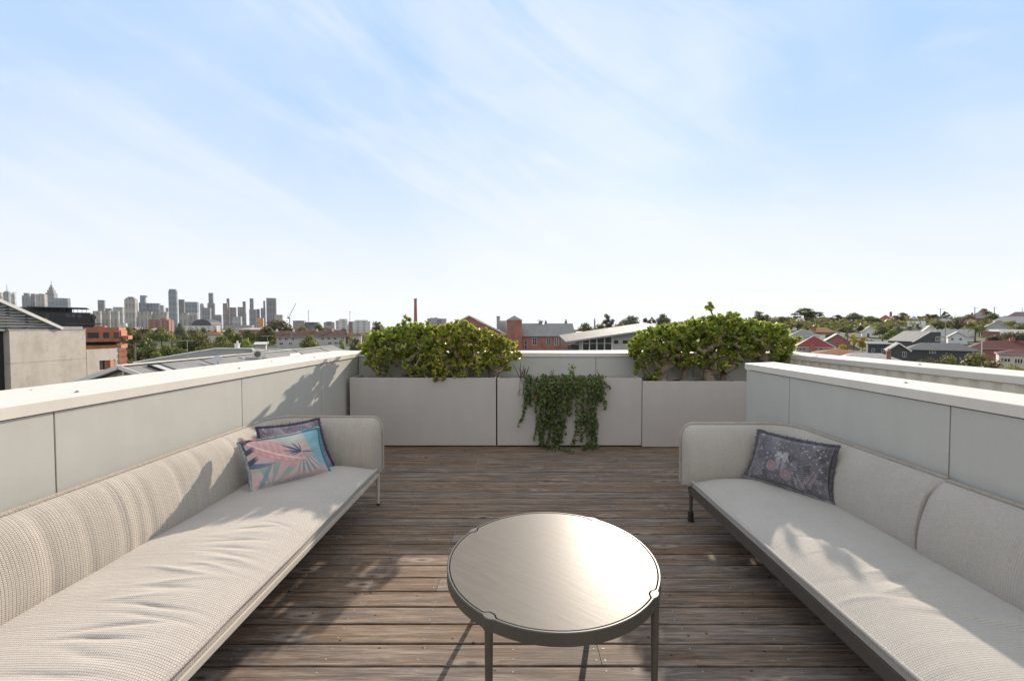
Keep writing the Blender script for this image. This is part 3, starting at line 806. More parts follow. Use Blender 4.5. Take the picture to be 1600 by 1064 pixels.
# ================================================================ CUSHIONS
def pillow(corners, thick, colfn, label, fringe, edge_col, nu=150, nv=104, flip=False, seed=0, name='scatter_cushion'):
    """corners: top-left, top-right, bottom-right, bottom-left as seen from the front"""
    TL, TR, BR, BL = [Vector(c) for c in corners]
    base = (BL + BR) / 2
    t = thing(name, label, 'cushion', base, 'patterned cushions on the sofas')
    nrm = (TR - TL).cross(BL - TL).normalized()
    if nrm.y > 0: nrm = -nrm
    m = MB(); m.col = {}
    def pt(u, v, side):
        # pinch the sides so that the corners stand out like ears
        pu = .085 * (1 - (2 * v - 1) ** 2); pv = .10 * (1 - (2 * u - 1) ** 2)
        uu = .5 + (u - .5) * (1 - pu); vv = .5 + (v - .5) * (1 - pv)
        p = TL.lerp(TR, uu).lerp(BL.lerp(BR, uu), vv)
        a, b_ = 1 - (2 * u - 1) ** 2, 1 - (2 * v - 1) ** 2
        th = thick * (max(0, a) ** .42) * (max(0, b_) ** .42)
        th *= 1 + .18 * noise.noise((u * 3 + seed, v * 3, side * 2)) 
        th += .004 * noise.noise((u * 9 + seed, v * 9, side)) * min(1, 8 * min(a, b_))
        edge = min(u, 1 - u, v, 1 - v)
        th += -.006 * math.exp(-((edge - .03) / .02) ** 2) * (1 if edge > .004 else 0)
        return p + nrm * side * max(0, th)
    for side, A, B in ((1, nu, nv), (-1, 24, 18)):
        P = [[pt(i / A, j / B, side) for i in range(A + 1)] for j in range(B + 1)]
        I = m.grid(P)
        for j in range(B + 1):
            for i in range(A + 1): m.col[I[j][i]] = colfn(i / A, j / B)
    o = m.build('cover', MAT['pattern'], t, True)
    e = MB(); e.col = {}; pts = []; rr = random.Random(seed); k = 40
    loop = [(i / k, 0) for i in range(k)] + [(1, i / k) for i in range(k)] + [(1 - i / k, 1) for i in range(k)] + [(0, 1 - i / k) for i in range(k)]
    ctr = (TL + TR + BL + BR) / 4
    for (u, v) in loop: 
        p = pt(u, v, 0); pts.append(p + (p - ctr).normalized() * .006)
    pts.append(pts[0]); e.tube(pts, .0105, 7)
    for i in range(len(e.v)):
        u, v = loop[min(len(loop) - 1, i // 7)]
        e.col[i] = edge_col(u, v, rr)
    if fringe:
        for i in range(fringe):
            s = rr.random() * (len(pts) - 1); a_ = int(s); p = pts[a_].lerp(pts[a_ + 1], s - a_)
            out = (p - ctr).normalized(); q = p + out * rr.uniform(.008, .020) + nrm * rr.uniform(-.008, .016) + Vector((rr.uniform(-.006, .006), rr.uniform(-.006, .006), rr.uniform(-.006, .006)))
            c0 = len(e.v); e.tube([p, q], [.0028, .0012], 3, cap=False)
            c = edge_col(*loop[min(a_, len(loop) - 1)], rr); k_ = rr.uniform(.6, 1.7)
            for z in range(c0, len(e.v)): e.col[z] = tuple(x * k_ for x in c)
    e.build('piping', MAT['pattern'], o, True)
    return t
def sd(a): return max(0., min(1., a))
def lerp3(a, b, f): f = sd(f); return tuple(x + (y - x) * f for x, y in zip(a, b))
PINK, PINK2, CORAL, NAVY, TEAL, MINT, CREAM, SKY = (.62, .42, .40), (.68, .52, .49), (.66, .29, .27), (.075, .10, .14), (.10, .30, .36), (.44, .52, .47), (.70, .65, .55), (.26, .48, .55)
def quadc(p0, p1, p2, t): return tuple((1 - t) ** 2 * a + 2 * t * (1 - t) * b_ + t * t * c for a, b_, c in zip(p0, p1, p2))
MID = [quadc((.06, .03), (.33, .42), (.74, .60), k / 60) for k in range(61)]
def tropic(u, v):
    x, y = u, v
    n = noise.noise((u * 3, v * 3, 4)) 
    c = lerp3(PINK2, PINK, .5 + n)
    # washes of pale mint along the top and cream glow
    c = lerp3(c, MINT, sd((.30 - y) * 4) * sd((x - .33) * 6)); c = lerp3(c, CREAM, .8 * math.exp(-((x - .66) / .12) ** 2 - ((y - .10) / .09) ** 2))
    if x > .76 + y * .16 and y < .85 - .2 * (1 - x): c = lerp3(c, SKY, sd((x - .76 - y * .16) * 40) * sd((1.02 - y) * 3))
    # fan of fine grey-green blades to the right
    dx, dy = x - .72, (y - .42) * .72; r = math.hypot(dx, dy); a = math.atan2(dy, dx)
    if -.15 < a < 2.0 and r < .42:
        k = math.sin(a * 26); f_ = sd((k + .1) * 3) * sd((.40 - r) * 12) * .85
        c = lerp3(c, (.30, .40, .42), f_)
        if a > 1.2: c = lerp3(c, (.24, .30, .36), f_ * .8)
    # lower left stripes of broad blades
    dx, dy = x - .22, (1.05 - y) * .72; a = math.atan2(dy, dx); r = math.hypot(dx, dy)
    if 0 < dy and x > .08 and r < .48:
        k = math.sin(a * 11 + .6); f_ = sd(k * 4) * sd((.46 - r) * 9) * sd((r - .04) * 20) * .85
        c = lerp3(c, (.33, .41, .40), f_)
    if .20 < x - (.62 - y) * .35 < .265 and y > .58: c = lerp3(c, (.21, .32, .38), .8)
    # blue leaf at the left edge and green wash
    if y > .5 and x < .34: c = lerp3(c, (.36, .42, .30), .6 * math.exp(-((x - .08) / .12) ** 2 - ((y - .62) / .09) ** 2))
    if abs((y - .52) - .04 * math.sin(x * 7)) < .055 * (1 - (x / .33) ** 2) and x < .33: c = lerp3((.12, .19, .26), (.22, .33, .38), x * 3)
    # big pink feather leaf
    best, bt, bs = 9, 0, 0
    for k, (mx_, my_) in enumerate(MID):
        d_ = math.hypot(x - mx_, (y - my_) * .72)
        if d_ < best: best, bt, bs = d_, k / 60, (y - my_) - (x - mx_) * .6
    wide = .155 * (math.sin(math.pi * min(1, bt * .93 + .07)) ** .5) * (1.15 if bs < 0 else .62)
    if best < wide and bt > .0:
        vein = .5 + .5 * math.sin((bt * 26 + best * 22 * (1 if bs < 0 else -1)) * 2)
        lc = lerp3((.64, .36, .355), (.71, .435, .42), vein); lc = lerp3(lc, CORAL, sd(.8 - best / wide * 1.4) * (.75 if bs > 0 else .15) * sd(1.4 - bt * 1.6))
        c = lc
        if best < .011: c = (.84, .66, .60)
        if best > wide - .012: c = lerp3(c, (.50, .22, .24), .55)
    # navy palm frond top left edge
    if x < .16 and y < .55:
        k = math.sin((y * 30 + x * 22)); c = lerp3(c, NAVY, sd(k * 3 + .4) * sd((.15 - x) * 14))
    # navy spray
    dx, dy = x - .70, (y - .42) * .72
    a = math.atan2(-dy, -dx); r = math.hypot(dx, dy)
    for (aa, ln, w_) in ((.28, .26, .024), (.62, .30, .03), (.05, .20, .022), (1.05, .21, .022), (1.5, .15, .016), (-.25, .15, .016), (3.35, .2, .016)):
        f_ = r / ln
        if f_ < 1 and abs(r * math.sin(a - aa)) < w_ * math.sin(math.pi * min(1, f_ * .92 + .06)) * .55 and math.cos(a - aa) > 0: c = lerp3(NAVY, (.13, .21, .33), f_)
    if x < .03 and y < .2: c = NAVY
    return c
def tropic_edge(u, v, rr):
    if u > .97 or (v < .02 and u > .75): return (.055, .26, .30)
    if v > .97: return rr.choice(((.33, .34, .33), (.42, .37, .36), (.24, .27, .27)))
    if u < .02: return rr.choice(((.30, .40, .40), (.16, .24, .30), (.42, .34, .34)))
    return lerp3((.07, .11, .15), (.36, .38, .34), sd(u * 1.4)) if u > .22 else rr.choice(((.05, .06, .09), (.50, .24, .22)))
rp = random.Random(77)
SPR = [(rp.uniform(.04, .96), rp.uniform(.04, .96), rp.uniform(.015, .05), rp.uniform(0, 6.3), rp.randint(4, 9)) for _ in range(46)]
DOT = [(rp.uniform(.03, .97), rp.uniform(.03, .97), rp.uniform(.005, .012)) for _ in range(110)]
def sprig(x, y, cx, cy, ang, L, w, n):
    """1 on the narrow leaflets of a sprig growing from (cx,cy) in direction ang"""
    dx, dy = x - cx, (y - cy) * .66; ca, sa = math.cos(ang), math.sin(ang); s = dx * ca + dy * sa; q = -dx * sa + dy * ca
    if s < 0 or s > L or abs(q) > w: return 0
    k = (s - abs(q) * .9) / L * n; f_ = k - math.floor(k)
    return 1 if abs(f_ - .5) < .17 and abs(q) > w * .12 and abs(q) < w * (1 - .5 * s / L) else 0
def botanic(u, v, g=(.135, .125, .140), hi=(.42, .40, .43), pk=(.36, .265, .28)):
    n = noise.noise((u * 5, v * 4, 9)); n2 = noise.noise((u * 17, v * 12, 3)); n3 = abs(noise.noise((u * 26 + n, v * 19, 6)))
    c = lerp3(tuple(x * .62 for x in g), tuple(x * 1.45 for x in g), .5 + .6 * n + .45 * n2)
    if n3 < .045: c = lerp3(c, tuple(x * 1.9 for x in g), .7)
    for (sx_, sy_, s, a, k) in SPR:
        dx, dy = u - sx_, (v - sy_) * .66; r = math.hypot(dx, dy)
        if r < s * 1.2:
            f_ = math.cos(k * (math.atan2(dy, dx) + a))
            if f_ > .45 and r < s: c = lerp3(c, tuple(x * (2.3 if k % 2 else .5) for x in g), .75)
    for (dx, dy, r) in DOT:
        if math.hypot(u - dx, (v - dy) * .66) < r: c = lerp3(c, hi, .75)
    for (cx_, cy_, a, L, w, k) in ((.44, .30, 1.55, .26, .085, 8), (.44, .33, 2.3, .13, .05, 5), (.44, .33, .85, .13, .05, 5)):
        if sprig(u, v, cx_, cy_, a, L, w, k): c = (.56, .55, .56)
    for (cx_, cy_, r) in ((.33, .64, .075), (.53, .76, .075)):
        dx, dy = u - cx_, (v - cy_) * .66; q = math.hypot(dx, dy)
        if q < r: c = lerp3(pk, (.13, .10, .11), .8 if (math.sin(12 * math.atan2(dy, dx) + 22 * q) > .55 and q > .015) else 0)
    if sprig(u, v, .76, .88, -1.1, .24, .055, 11): c = tuple(x * 1.15 for x in pk)
    if sprig(u, v, .70, .95, -1.9, .15, .06, 6): c = (.50, .46, .47)
    if u < .015 or v < .02 or u > .985 or v > .98: c = tuple(x * .4 for x in c)
    return c
def gedge(u, v, rr):
    k = rr.uniform(.5, 1.5); f_ = 2.1 if v > .97 else 1
    return (.10 * k * f_, .092 * k * f_, .10 * k * f_)
def purple(u, v): return botanic(u, v, (.21, .175, .215), (.48, .44, .50), (.36, .26, .33))
def pedge(u, v, rr): k = rr.uniform(.6, 1.4); return (.065 * k, .052 * k, .085 * k)
pillow([(-2.10, 3.34, .80), (-1.735, 3.605, .815), (-1.575, 3.545, .415), (-1.99, 3.20, .415)], .055, purple, 'purple grey botanical cushion tucked behind the pink one on the cream sofa', 500, pedge, 110, 80, seed=4)
pillow([(-2.045, 3.03, .765), (-1.625, 3.365, .79), (-1.545, 3.40, .420), (-1.925, 2.985, .420)], .072, tropic, 'pink cushion printed with tropical leaves, teal edged, on the cream sofa', 260, tropic_edge, 190, 130, seed=8)
pillow([(1.925, 3.285, .790), (2.175, 2.80, .80), (2.125, 2.775, .425), (1.815, 3.275, .425)], .072, botanic, 'charcoal grey botanical cushion with fringed edge on the stone sofa', 900, gedge, 190, 130, seed=13)

# ================================================================ TABLE
tc = Vector((.166, 1.972)); TR_, TH = .4975, .500
t = thing('coffee_table', 'round taupe coffee table with four slim legs in the middle of the deck', 'table', (tc.x, tc.y, 0))
angs = [math.atan2(1.560 - tc.y, -.112 - tc.x), math.atan2(1.696 - tc.y, .571 - tc.x), math.atan2(2.379 - tc.y, .439 - tc.x), math.atan2(2.252 - tc.y, -.2356 - tc.x)]
a0 = angs[0]; angs = [a0 + k * math.pi / 2 for k in range(4)]
def lug(a):
    d_ = min(abs((a - q + math.pi) % (2 * math.pi) - math.pi) for q in angs) * TR_
    return d_
N = 480
def ring(rf, z): return [(tc.x + rf(2 * math.pi * k / N) * math.cos(2 * math.pi * k / N), tc.y + rf(2 * math.pi * k / N) * math.sin(2 * math.pi * k / N), z) for k in range(N + 1)]
def nut(a, w): 
    d_ = lug(a); return math.sqrt(max(0, 1 - (d_ / w) ** 2)) if d_ < w else 0
def smooth_nut(a, w): 
    d_ = lug(a); return math.exp(-(d_ / w) ** 4)
r_out = lambda a: TR_ + .009 * smooth_nut(a, .022)
r_in = lambda a: TR_ - .010 - .015 * smooth_nut(a, .023)
r_top = lambda a: TR_ - .0145 - .0155 * smooth_nut(a, .026)
m = MB()
z0, z1 = TH - .052, TH
P = [ring(r_in, z0), ring(r_out, z0), ring(r_out, z1 - .003), ring(lambda a: r_out(a) - .003, z1), ring(lambda a: r_in(a) + .002, z1), ring(r_in, z1 - .002), ring(r_in, z0)]
m.grid(P, 0); m.build('rim', MAT['table_metal'], t, True, weld=.00001, sharp=28)
bpy.context.view_layer.update()
m = MB(); zt = TH - .0012
P = [ring(r_top, z1 - .02), ring(r_top, zt - .0012), ring(lambda a: r_top(a) - .0012, zt)] + [ring(lambda a, q=q: r_top(a) * 0 + (TR_ - .045) * q, zt) for q in (1, .6, .2, .001)]
m.grid(P, 0); m.build('tabletop', MAT['tabletop'], t, True, weld=.00001, sharp=20)
m = MB(); P = [ring(lambda a: r_in(a) - .0001, z0 + .012), ring(lambda a: .001, z0 + .012)]
m.grid(P, 0); m.build('underside', MAT['dark_gap'], t, weld=.00001)
for a in angs:
    l = MB(); cx_, cy_ = tc.x + (TR_ - .006) * math.cos(a), tc.y + (TR_ - .006) * math.sin(a)
    l.lathe([(.0125, .004), (.0150, .25), (.0165, z0 - .002), (.0175, z0 + .02)], 16, (cx_, cy_, 0)); o = l.build('leg', MAT['table_metal'], t, True)
    l = MB(); l.lathe([(.013, 0.0006), (.013, .0045)], 12, (cx_, cy_, 0)); l.build('foot', MAT['rubber'], o)
# ================================================================ TERRAIN AND SURROUNDINGS
def smooth(t): t = max(0, min(1, t)); return t * t * (3 - 2 * t)
PROF = [(0, -8), (60, -8), (100, -7.4), (130, -6.3), (180, -3.6), (250, .8), (350, 6.2), (450, 8), (800, 6), (1500, -2), (3000, -8), (9000, -8)]
def terr(x, Y):
    r = math.hypot(x * .35, Y) if Y > 0 else abs(x)
    a = math.atan2(x, max(Y, .1))
    w = smooth((a - .02) / .55) if Y > 0 else 0
    for (y0, z0), (y1, z1) in zip(PROF[:-1], PROF[1:]):
        if y0 <= r < y1: p = z0 + (z1 - z0) * smooth((r - y0) / (y1 - y0)); break
    else: p = -8
    return -8 + w * (p + 8)
MAT['ground'] = plain('suburban_ground', (.060, .068, .034), .95, .5, .05)
g = MB(); radii = [0, 12, 25, 40, 60, 80, 100, 130, 160, 200, 250, 300, 350, 420, 520, 700, 1000, 1500, 2200, 3200, 4600]
na = 96
I = [[g.vert((r * math.sin(2 * math.pi * k / na), r * math.cos(2 * math.pi * k / na), terr(r * math.sin(2 * math.pi * k / na), r * math.cos(2 * math.pi * k / na)))) for k in range(na)] for r in radii[1:]]
c0 = g.vert((0, 0, -8))
for k in range(na): g.idx((c0, I[0][(k + 1) % na], I[0][k]))
for i in range(len(I) - 1):
    for k in range(na): g.idx((I[i][k], I[i][(k + 1) % na], I[i + 1][(k + 1) % na], I[i + 1][k]))
o = g.build('ground', MAT['ground'], smooth=True); tag(o, kind='structure')

# ---------------------------------------------------------------- trees
def veg(name, lo, mid, hi, hue=.03): 
    return leafmat(name, lo, mid, hi, .6, .22, None, hue)
VG = dict(
    green=veg('foliage_green', (.045, .065, .018), (.105, .140, .032), (.21, .235, .055)),
    dark=veg('foliage_dark', (.026, .038, .015), (.060, .080, .024), (.125, .145, .042), .02),
    olive=veg('foliage_olive', (.065, .066, .020), (.135, .135, .042), (.25, .23, .075)),
    bright=veg('foliage_bright', (.085, .12, .018), (.19, .24, .032), (.34, .36, .06)),
    brown=veg('foliage_brown', (.045, .032, .026), (.085, .060, .048), (.14, .105, .085), .015),
    yellow=veg('foliage_yellow', (.22, .15, .020), (.42, .30, .030), (.58, .43, .06), .015),
    grey=veg('foliage_greygreen', (.060, .068, .045), (.115, .125, .085), (.20, .205, .15), .02))
MAT['bark'] = plain('bark', (.11, .085, .065), .95, .4, 3)
def add_crown(m, lobes, n, sz, rr, shell=.5):
    vol = [a * b * c for (_, _, _, a, b, c) in lobes]
    for _ in range(n):
        x, y, z, a, b, c = rr.choices(lobes, vol)[0]
        u = Vector((rr.gauss(0, 1), rr.gauss(0, 1), rr.gauss(0, 1))).normalized()
        if u.z < -.55: u.z *= -.4
        k = rr.uniform(shell, 1.06)
        p = Vector((x + u.x * a * k, y + u.y * b * k, z + u.z * c * k))
        nn = (u + Vector((rr.gauss(0, .55), rr.gauss(0, .55), rr.gauss(.2, .55)))).normalized()
        t1 = nn.orthogonal().normalized(); t2 = nn.cross(t1); an = rr.uniform(0, 6.3)
        e1 = (t1 * math.cos(an) + t2 * math.sin(an)) * sz * rr.uniform(.5, 1.25); e2 = nn.cross(e1).normalized() * sz * rr.uniform(.35, .9)
        m.face([p - e1 * .5, p + e2 * .5 - e1 * .1, p + e1 * .5, p - e2 * .5 + e1 * .1])
def proto(kind, seed):
    rr = random.Random(seed); t = MB(); c = MB()
    if kind == 'round':
        lobes = [(0, 0, .60, .36, .36, .30)] + [(math.cos(a) * .25, math.sin(a) * .25, rr.uniform(.45, .72), rr.uniform(.16, .24), rr.uniform(.16, .24), rr.uniform(.14, .22)) for a in [k * 1.05 + rr.uniform(-.3, .3) for k in range(6)]] + [(rr.uniform(-.15, .15), rr.uniform(-.15, .15), .84, .16, .16, .14) for _ in range(3)]
        add_crown(c, lobes, 1900, .075, rr, .55)
        t.tube([(0, 0, 0), (.01, 0, .25), (0, .01, .6)], [.035, .028, .012], 7)
    elif kind == 'spread':
        lobes = []
        for k in range(20):
            a = rr.uniform(0, 6.3); r = rr.uniform(.02, .38); z = rr.uniform(.42, .93 - r * .75)
            lobes.append((math.cos(a) * r, math.sin(a) * r, z, rr.uniform(.09, .16), rr.uniform(.09, .16), rr.uniform(.06, .11)))
            if k % 2 == 0: t.tube([(0, 0, .25), (math.cos(a) * r * .5, math.sin(a) * r * .5, .25 + (z - .25) * .6), (math.cos(a) * r, math.sin(a) * r, z)], [.02, .012, .005], 5)
        add_crown(c, lobes, 2000, .062, rr, .3)
        t.tube([(0, 0, 0), (.015, .01, .2), (0, 0, .34)], [.034, .028, .022], 7)
    elif kind == 'bush':
        lobes = [(rr.uniform(-.28, .28), rr.uniform(-.28, .28), rr.uniform(.30, .68), rr.uniform(.18, .27), rr.uniform(.18, .27), rr.uniform(.20, .34)) for _ in range(8)]
        add_crown(c, lobes, 1500, .085, rr, .5)
        t.tube([(0, 0, 0), (0, 0, .4)], [.03, .012], 6)
        for k in range(4): a = rr.uniform(0, 6.3); t.tube([(0, 0, .02), (math.cos(a) * .2, math.sin(a) * .2, .45)], [.016, .006], 5)
    elif kind == 'cypress':
        lobes = [(0, 0, .12 + .8 * k / 6, .5 * (1 - (k / 6.6) ** 1.6), .5 * (1 - (k / 6.6) ** 1.6), .12) for k in range(7)]
        add_crown(c, lobes, 900, .16, rr, .6); t.tube([(0, 0, 0), (0, 0, .7)], [.08, .03], 6)
    elif kind == 'palm':
        t.tube([(0, 0, 0), (.02, 0, .3), (.0, .02, .70)], [.045, .035, .03], 7)
        for k in range(26):
            a = k * 2.4; el = rr.uniform(-.2, 1.2); d = Vector((math.cos(a) * math.cos(el), math.sin(a) * math.cos(el), math.sin(el) * .6)); p = Vector((0, 0, .70)); side = d.cross(Vector((0, 0, 1))).normalized(); L = .5
            pts = []
            for q in range(9): f_ = q / 8; pts.append(p + d * L * f_ + Vector((0, 0, -.26 * f_ * f_)))
            for q in range(8):
                for s in (-1, 1):
                    for h_ in (0, .5):
                        b0 = pts[q].lerp(pts[q + 1], h_); b1 = pts[q].lerp(pts[q + 1], h_ + .3); tip = b0 + side * s * .12 * (1 - .6 * q / 8) + d * .06 + Vector((0, 0, -.035)); c.face([b0, b1, tip])
    elif kind == 'bare':
        for k in range(60):
            a = rr.uniform(0, 6.3); r = rr.uniform(.1, .45); z = rr.uniform(.45, 1)
            t.tube([(0, 0, .15), (math.cos(a) * r * .4, math.sin(a) * r * .4, z * .6), (math.cos(a) * r, math.sin(a) * r, z)], [.014, .008, .002], 4)
        add_crown(c, [(0, 0, .65, .42, .42, .32)], 420, .05, rr, .4)
    to = t.build('trunk', MAT['bark'], smooth=True); co = c.build('crown', VG['green'], recalc=False)
    COL.objects.unlink(to); COL.objects.unlink(co)
    return to, co
PROTO = {k: [proto(k, 100 + 7 * i + s) for s in range(n)] for i, (k, n) in enumerate((('round', 3), ('spread', 3), ('bush', 3), ('cypress', 1), ('palm', 1), ('bare', 1)))}
CROWN = {}
rt = random.Random(501)
def tree(label, px, pyt, Y, wpx, kind='round', col='green', group=None, name=None, cat='tree', zb=None, sink=0):
    x = xat(px, Y); zg = terr(x, Y) - .2 if zb is None else zb
    h = max(1.0, zat(pyt, Y) - zg); w = wpx / F * Y
    name = name or {'bush': 'bush', 'palm': 'palm_tree', 'cypress': 'cypress_tree'}.get(kind, 'tree')
    t = thing(name, label, cat if kind != 'bush' else 'bush', (x, Y, zg), group)
    t.scale = (w, w, h); t.rotation_euler.z = rt.uniform(0, 6.28)
    to, co = rt.choice(PROTO[kind])
    a = to.copy(); COL.objects.link(a); a.parent = t
    key = (co.data.name, col)
    if key not in CROWN:
        me = co.data.copy(); me.materials.clear(); me.materials.append(VG[col]); CROWN[key] = me
    b = co.copy(); b.data = CROWN[key]; COL.objects.link(b); b.parent = t
    return t

# ---------------------------------------------------------------- roofs and houses
def roofmat(name, c, period=.19, depth=.5, var=.12, tile=False):
    t = NT(name); uv = t.coords('UV'); co = t.coords()
    sp = t.n('ShaderNodeSeparateXYZ', inp={0: uv})
    wv = t.math('SINE', t.math('MULTIPLY', sp.outputs[0], 6.2832 / period))
    a = t.noise(t.map(uv, (.35, .09, 1)), 3, 5, .65); b = t.noise(uv, 1.1, 4, .6)
    f = t.math('ADD', t.math('ADD', t.math('MULTIPLY', a, .5), t.math('MULTIPLY', b, .42)), t.math('MULTIPLY', wv, .05))
    col = t.ramp(f, [(.25, tuple(x * (1 - var * 1.9) for x in c)), (.75, tuple(min(1, x * (1 + var * 1.9)) for x in c))])
    h = wv
    if tile:
        w2 = t.math('FRACT', t.math('MULTIPLY', sp.outputs[1], 1 / .34)); h = t.math('ADD', wv, w2)
    t.set(color=col, rough=.72 if not tile else .85, spec=.18, normal=t.bump(h, depth, .03))
    return t.m
RM = dict(
    zinc=roofmat('galvanised_roof', (.27, .262, .25)), pale=roofmat('pale_steel_roof', (.40, .39, .375)), white=roofmat('whitish_roof', (.56, .545, .52), var=.07),
    slate=roofmat('charcoal_steel_roof', (.115, .12, .128)), mid=roofmat('mid_grey_roof', (.17, .168, .167)), terra=roofmat('terracotta_tiles', (.34, .125, .065), .26, .7, .16, True),
    orange=roofmat('orange_tiles', (.50, .24, .13), .26, .7, .12, True), red=roofmat('red_roof', (.25, .050, .045), .19, .4, .1), maroon=roofmat('maroon_roof', (.115, .026, .025), .19, .4, .12),
    brown=roofmat('brown_tiles', (.115, .066, .047), .3, .7, .16, True))
def brickmat(name, c1, c2, mortar=(.42, .38, .34)):
    t = NT(name); co = t.coords()
    sp = t.n('ShaderNodeSeparateXYZ', inp={0: co}); u = t.math('ADD', sp.outputs[0], sp.outputs[1])
    v = t.n('ShaderNodeCombineXYZ', inp={0: u, 1: sp.outputs[2]}).outputs[0]
    br = t.n('ShaderNodeTexBrick', inp={'Vector': v, 'Color1': (*c1, 1), 'Color2': (*c2, 1), 'Mortar': (*mortar, 1), 'Scale': 1, 'Brick Width': .24, 'Row Height': .086, 'Mortar Size': .008})
    n = t.noise(co, .6, 5, .65)
    t.set(color=t.mix(1, br.outputs[0], t.ramp(n, [(.3, .72), (.7, 1.2)]), 'MULTIPLY'), rough=.9)
    return t.m
WM = dict(
    brick=brickmat('red_brick', (.38, .105, .065), (.29, .08, .052)), cream=plain('cream_render', (.58, .53, .44), .8, .07, .4), white=plain('white_weatherboard', (.70, .69, .67), .7, .06, .5),
    grey=plain('grey_render', (.33, .33, .325), .8, .08, .4), dark=plain('charcoal_cladding', (.060, .061, .064), .7, .12, .5, stretch=(1, 1, 6)), beige=plain('beige_boards', (.46, .42, .35), .8, .08, .4),
    orange=brickmat('orange_brick', (.42, .155, .085), (.37, .13, .07), (.42, .20, .12)), black=plain('black_cladding', (.020, .021, .023), .6, .2, .3), paleg=plain('pale_grey_render', (.46, .46, .45), .8, .07, .4))
def concrete():
    t = NT('stained_concrete'); co = t.coords()
    a = t.noise(co, .55, 6, .62); b = t.noise(t.map(co, (1.2, 1.2, .25)), 1.4, 5, .6); c = t.noise(co, 7, 4, .6)
    f = t.math('ADD', t.math('ADD', t.math('MULTIPLY', a, .5), t.math('MULTIPLY', b, .35)), t.math('MULTIPLY', c, .15))
    col = t.ramp(f, [(.32, (.42, .365, .31)), (.5, (.57, .505, .435)), (.66, (.65, .585, .51))])
    sp = t.ramp(t.noise(co, 1.9, 5, .7), [(.58, 0), (.72, .5)])
    t.set(color=t.mix(sp, col, (.30, .265, .225)), rough=.9, normal=t.bump(c, .3, .02)); return t.m
MAT['concrete'] = concrete()
MAT['glass'] = NT('dark_window_glass').set(color=(.030, .036, .042), rough=.12, spec=.6).m
MAT['trim'] = plain('white_trim', (.68, .66, .63), .6, .05, 1)
MAT['steel'] = plain('dull_steel', (.30, .30, .29), .5, .15, 3, metal=.4)
MAT['pole'] = plain('weathered_pole_wood', (.16, .13, .105), .9, .2, 2, stretch=(4, 4, .4))
MAT['black'] = plain('black_paint', (.018, .018, .02), .5, .1, 3)

def roof_solid(m, kind, axis, x0, x1, y0, y1, ze, zr, fas=.16, hipk=1.0):
    """closed roof body over an eave rectangle; returns ridge and hip lines"""
    w, d = x1 - x0, y1 - y0; cx, cy = (x0 + x1) / 2, (y0 + y1) / 2
    E = [(x0, y0, ze), (x1, y0, ze), (x1, y1, ze), (x0, y1, ze)]
    if kind == 'hip':
        if axis == 'x': q = min(d / 2 * hipk, w / 2 - .05); A, B = (x0 + q, cy, zr), (x1 - q, cy, zr); F_ = [(E[0], E[1], B, A), (E[1], E[2], B), (E[2], E[3], A, B), (E[3], E[0], A)]
        else: q = min(w / 2 * hipk, d / 2 - .05); A, B = (cx, y0 + q, zr), (cx, y1 - q, zr); F_ = [(E[0], E[1], A), (E[1], E[2], B, A), (E[2], E[3], B), (E[3], E[0], A, B)]
        lines = [(A, B)] + ([(E[0], A), (E[3], A), (E[1], B), (E[2], B)] if axis == 'x' else [(E[0], A), (E[1], A), (E[2], B), (E[3], B)])
    elif kind == 'gable':
        if axis == 'x': A, B = (x0, cy, zr), (x1, cy, zr); F_ = [(E[0], E[1], B, A), (E[2], E[3], A, B)]
        else: A, B = (cx, y0, zr), (cx, y1, zr); F_ = [(E[1], E[2], B, A), (E[3], E[0], A, B)]
        lines = [(A, B)]
    elif kind == 'mono':     # falls from the back to the front
        A, B = (x0, y1, zr), (x1, y1, zr); F_ = [(E[0], E[1], B, A)]; lines = []
    def uvq(f):
        p0 = Vector(f[0]); u = (Vector(f[1]) - p0).normalized(); n = u.cross(Vector(f[2]) - p0).normalized(); v = n.cross(u)
        return [((Vector(p) - p0).dot(u), (Vector(p) - p0).dot(v)) for p in f]
    for f in F_:
        m.face(f, uvq(f)); dn = [(p[0], p[1], p[2] - fas) for p in f][::-1]; m.face(dn, uvq(dn))
        a, b = f[0], f[1]
        m.face([a, (a[0], a[1], a[2] - fas), (b[0], b[1], b[2] - fas), b], None, 1)
        if kind in ('gable', 'mono'):
            for a, b in ((f[1], f[2]), (f[3], f[0])): m.face([a, (a[0], a[1], a[2] - fas), (b[0], b[1], b[2] - fas), b], None, 1)
    return lines
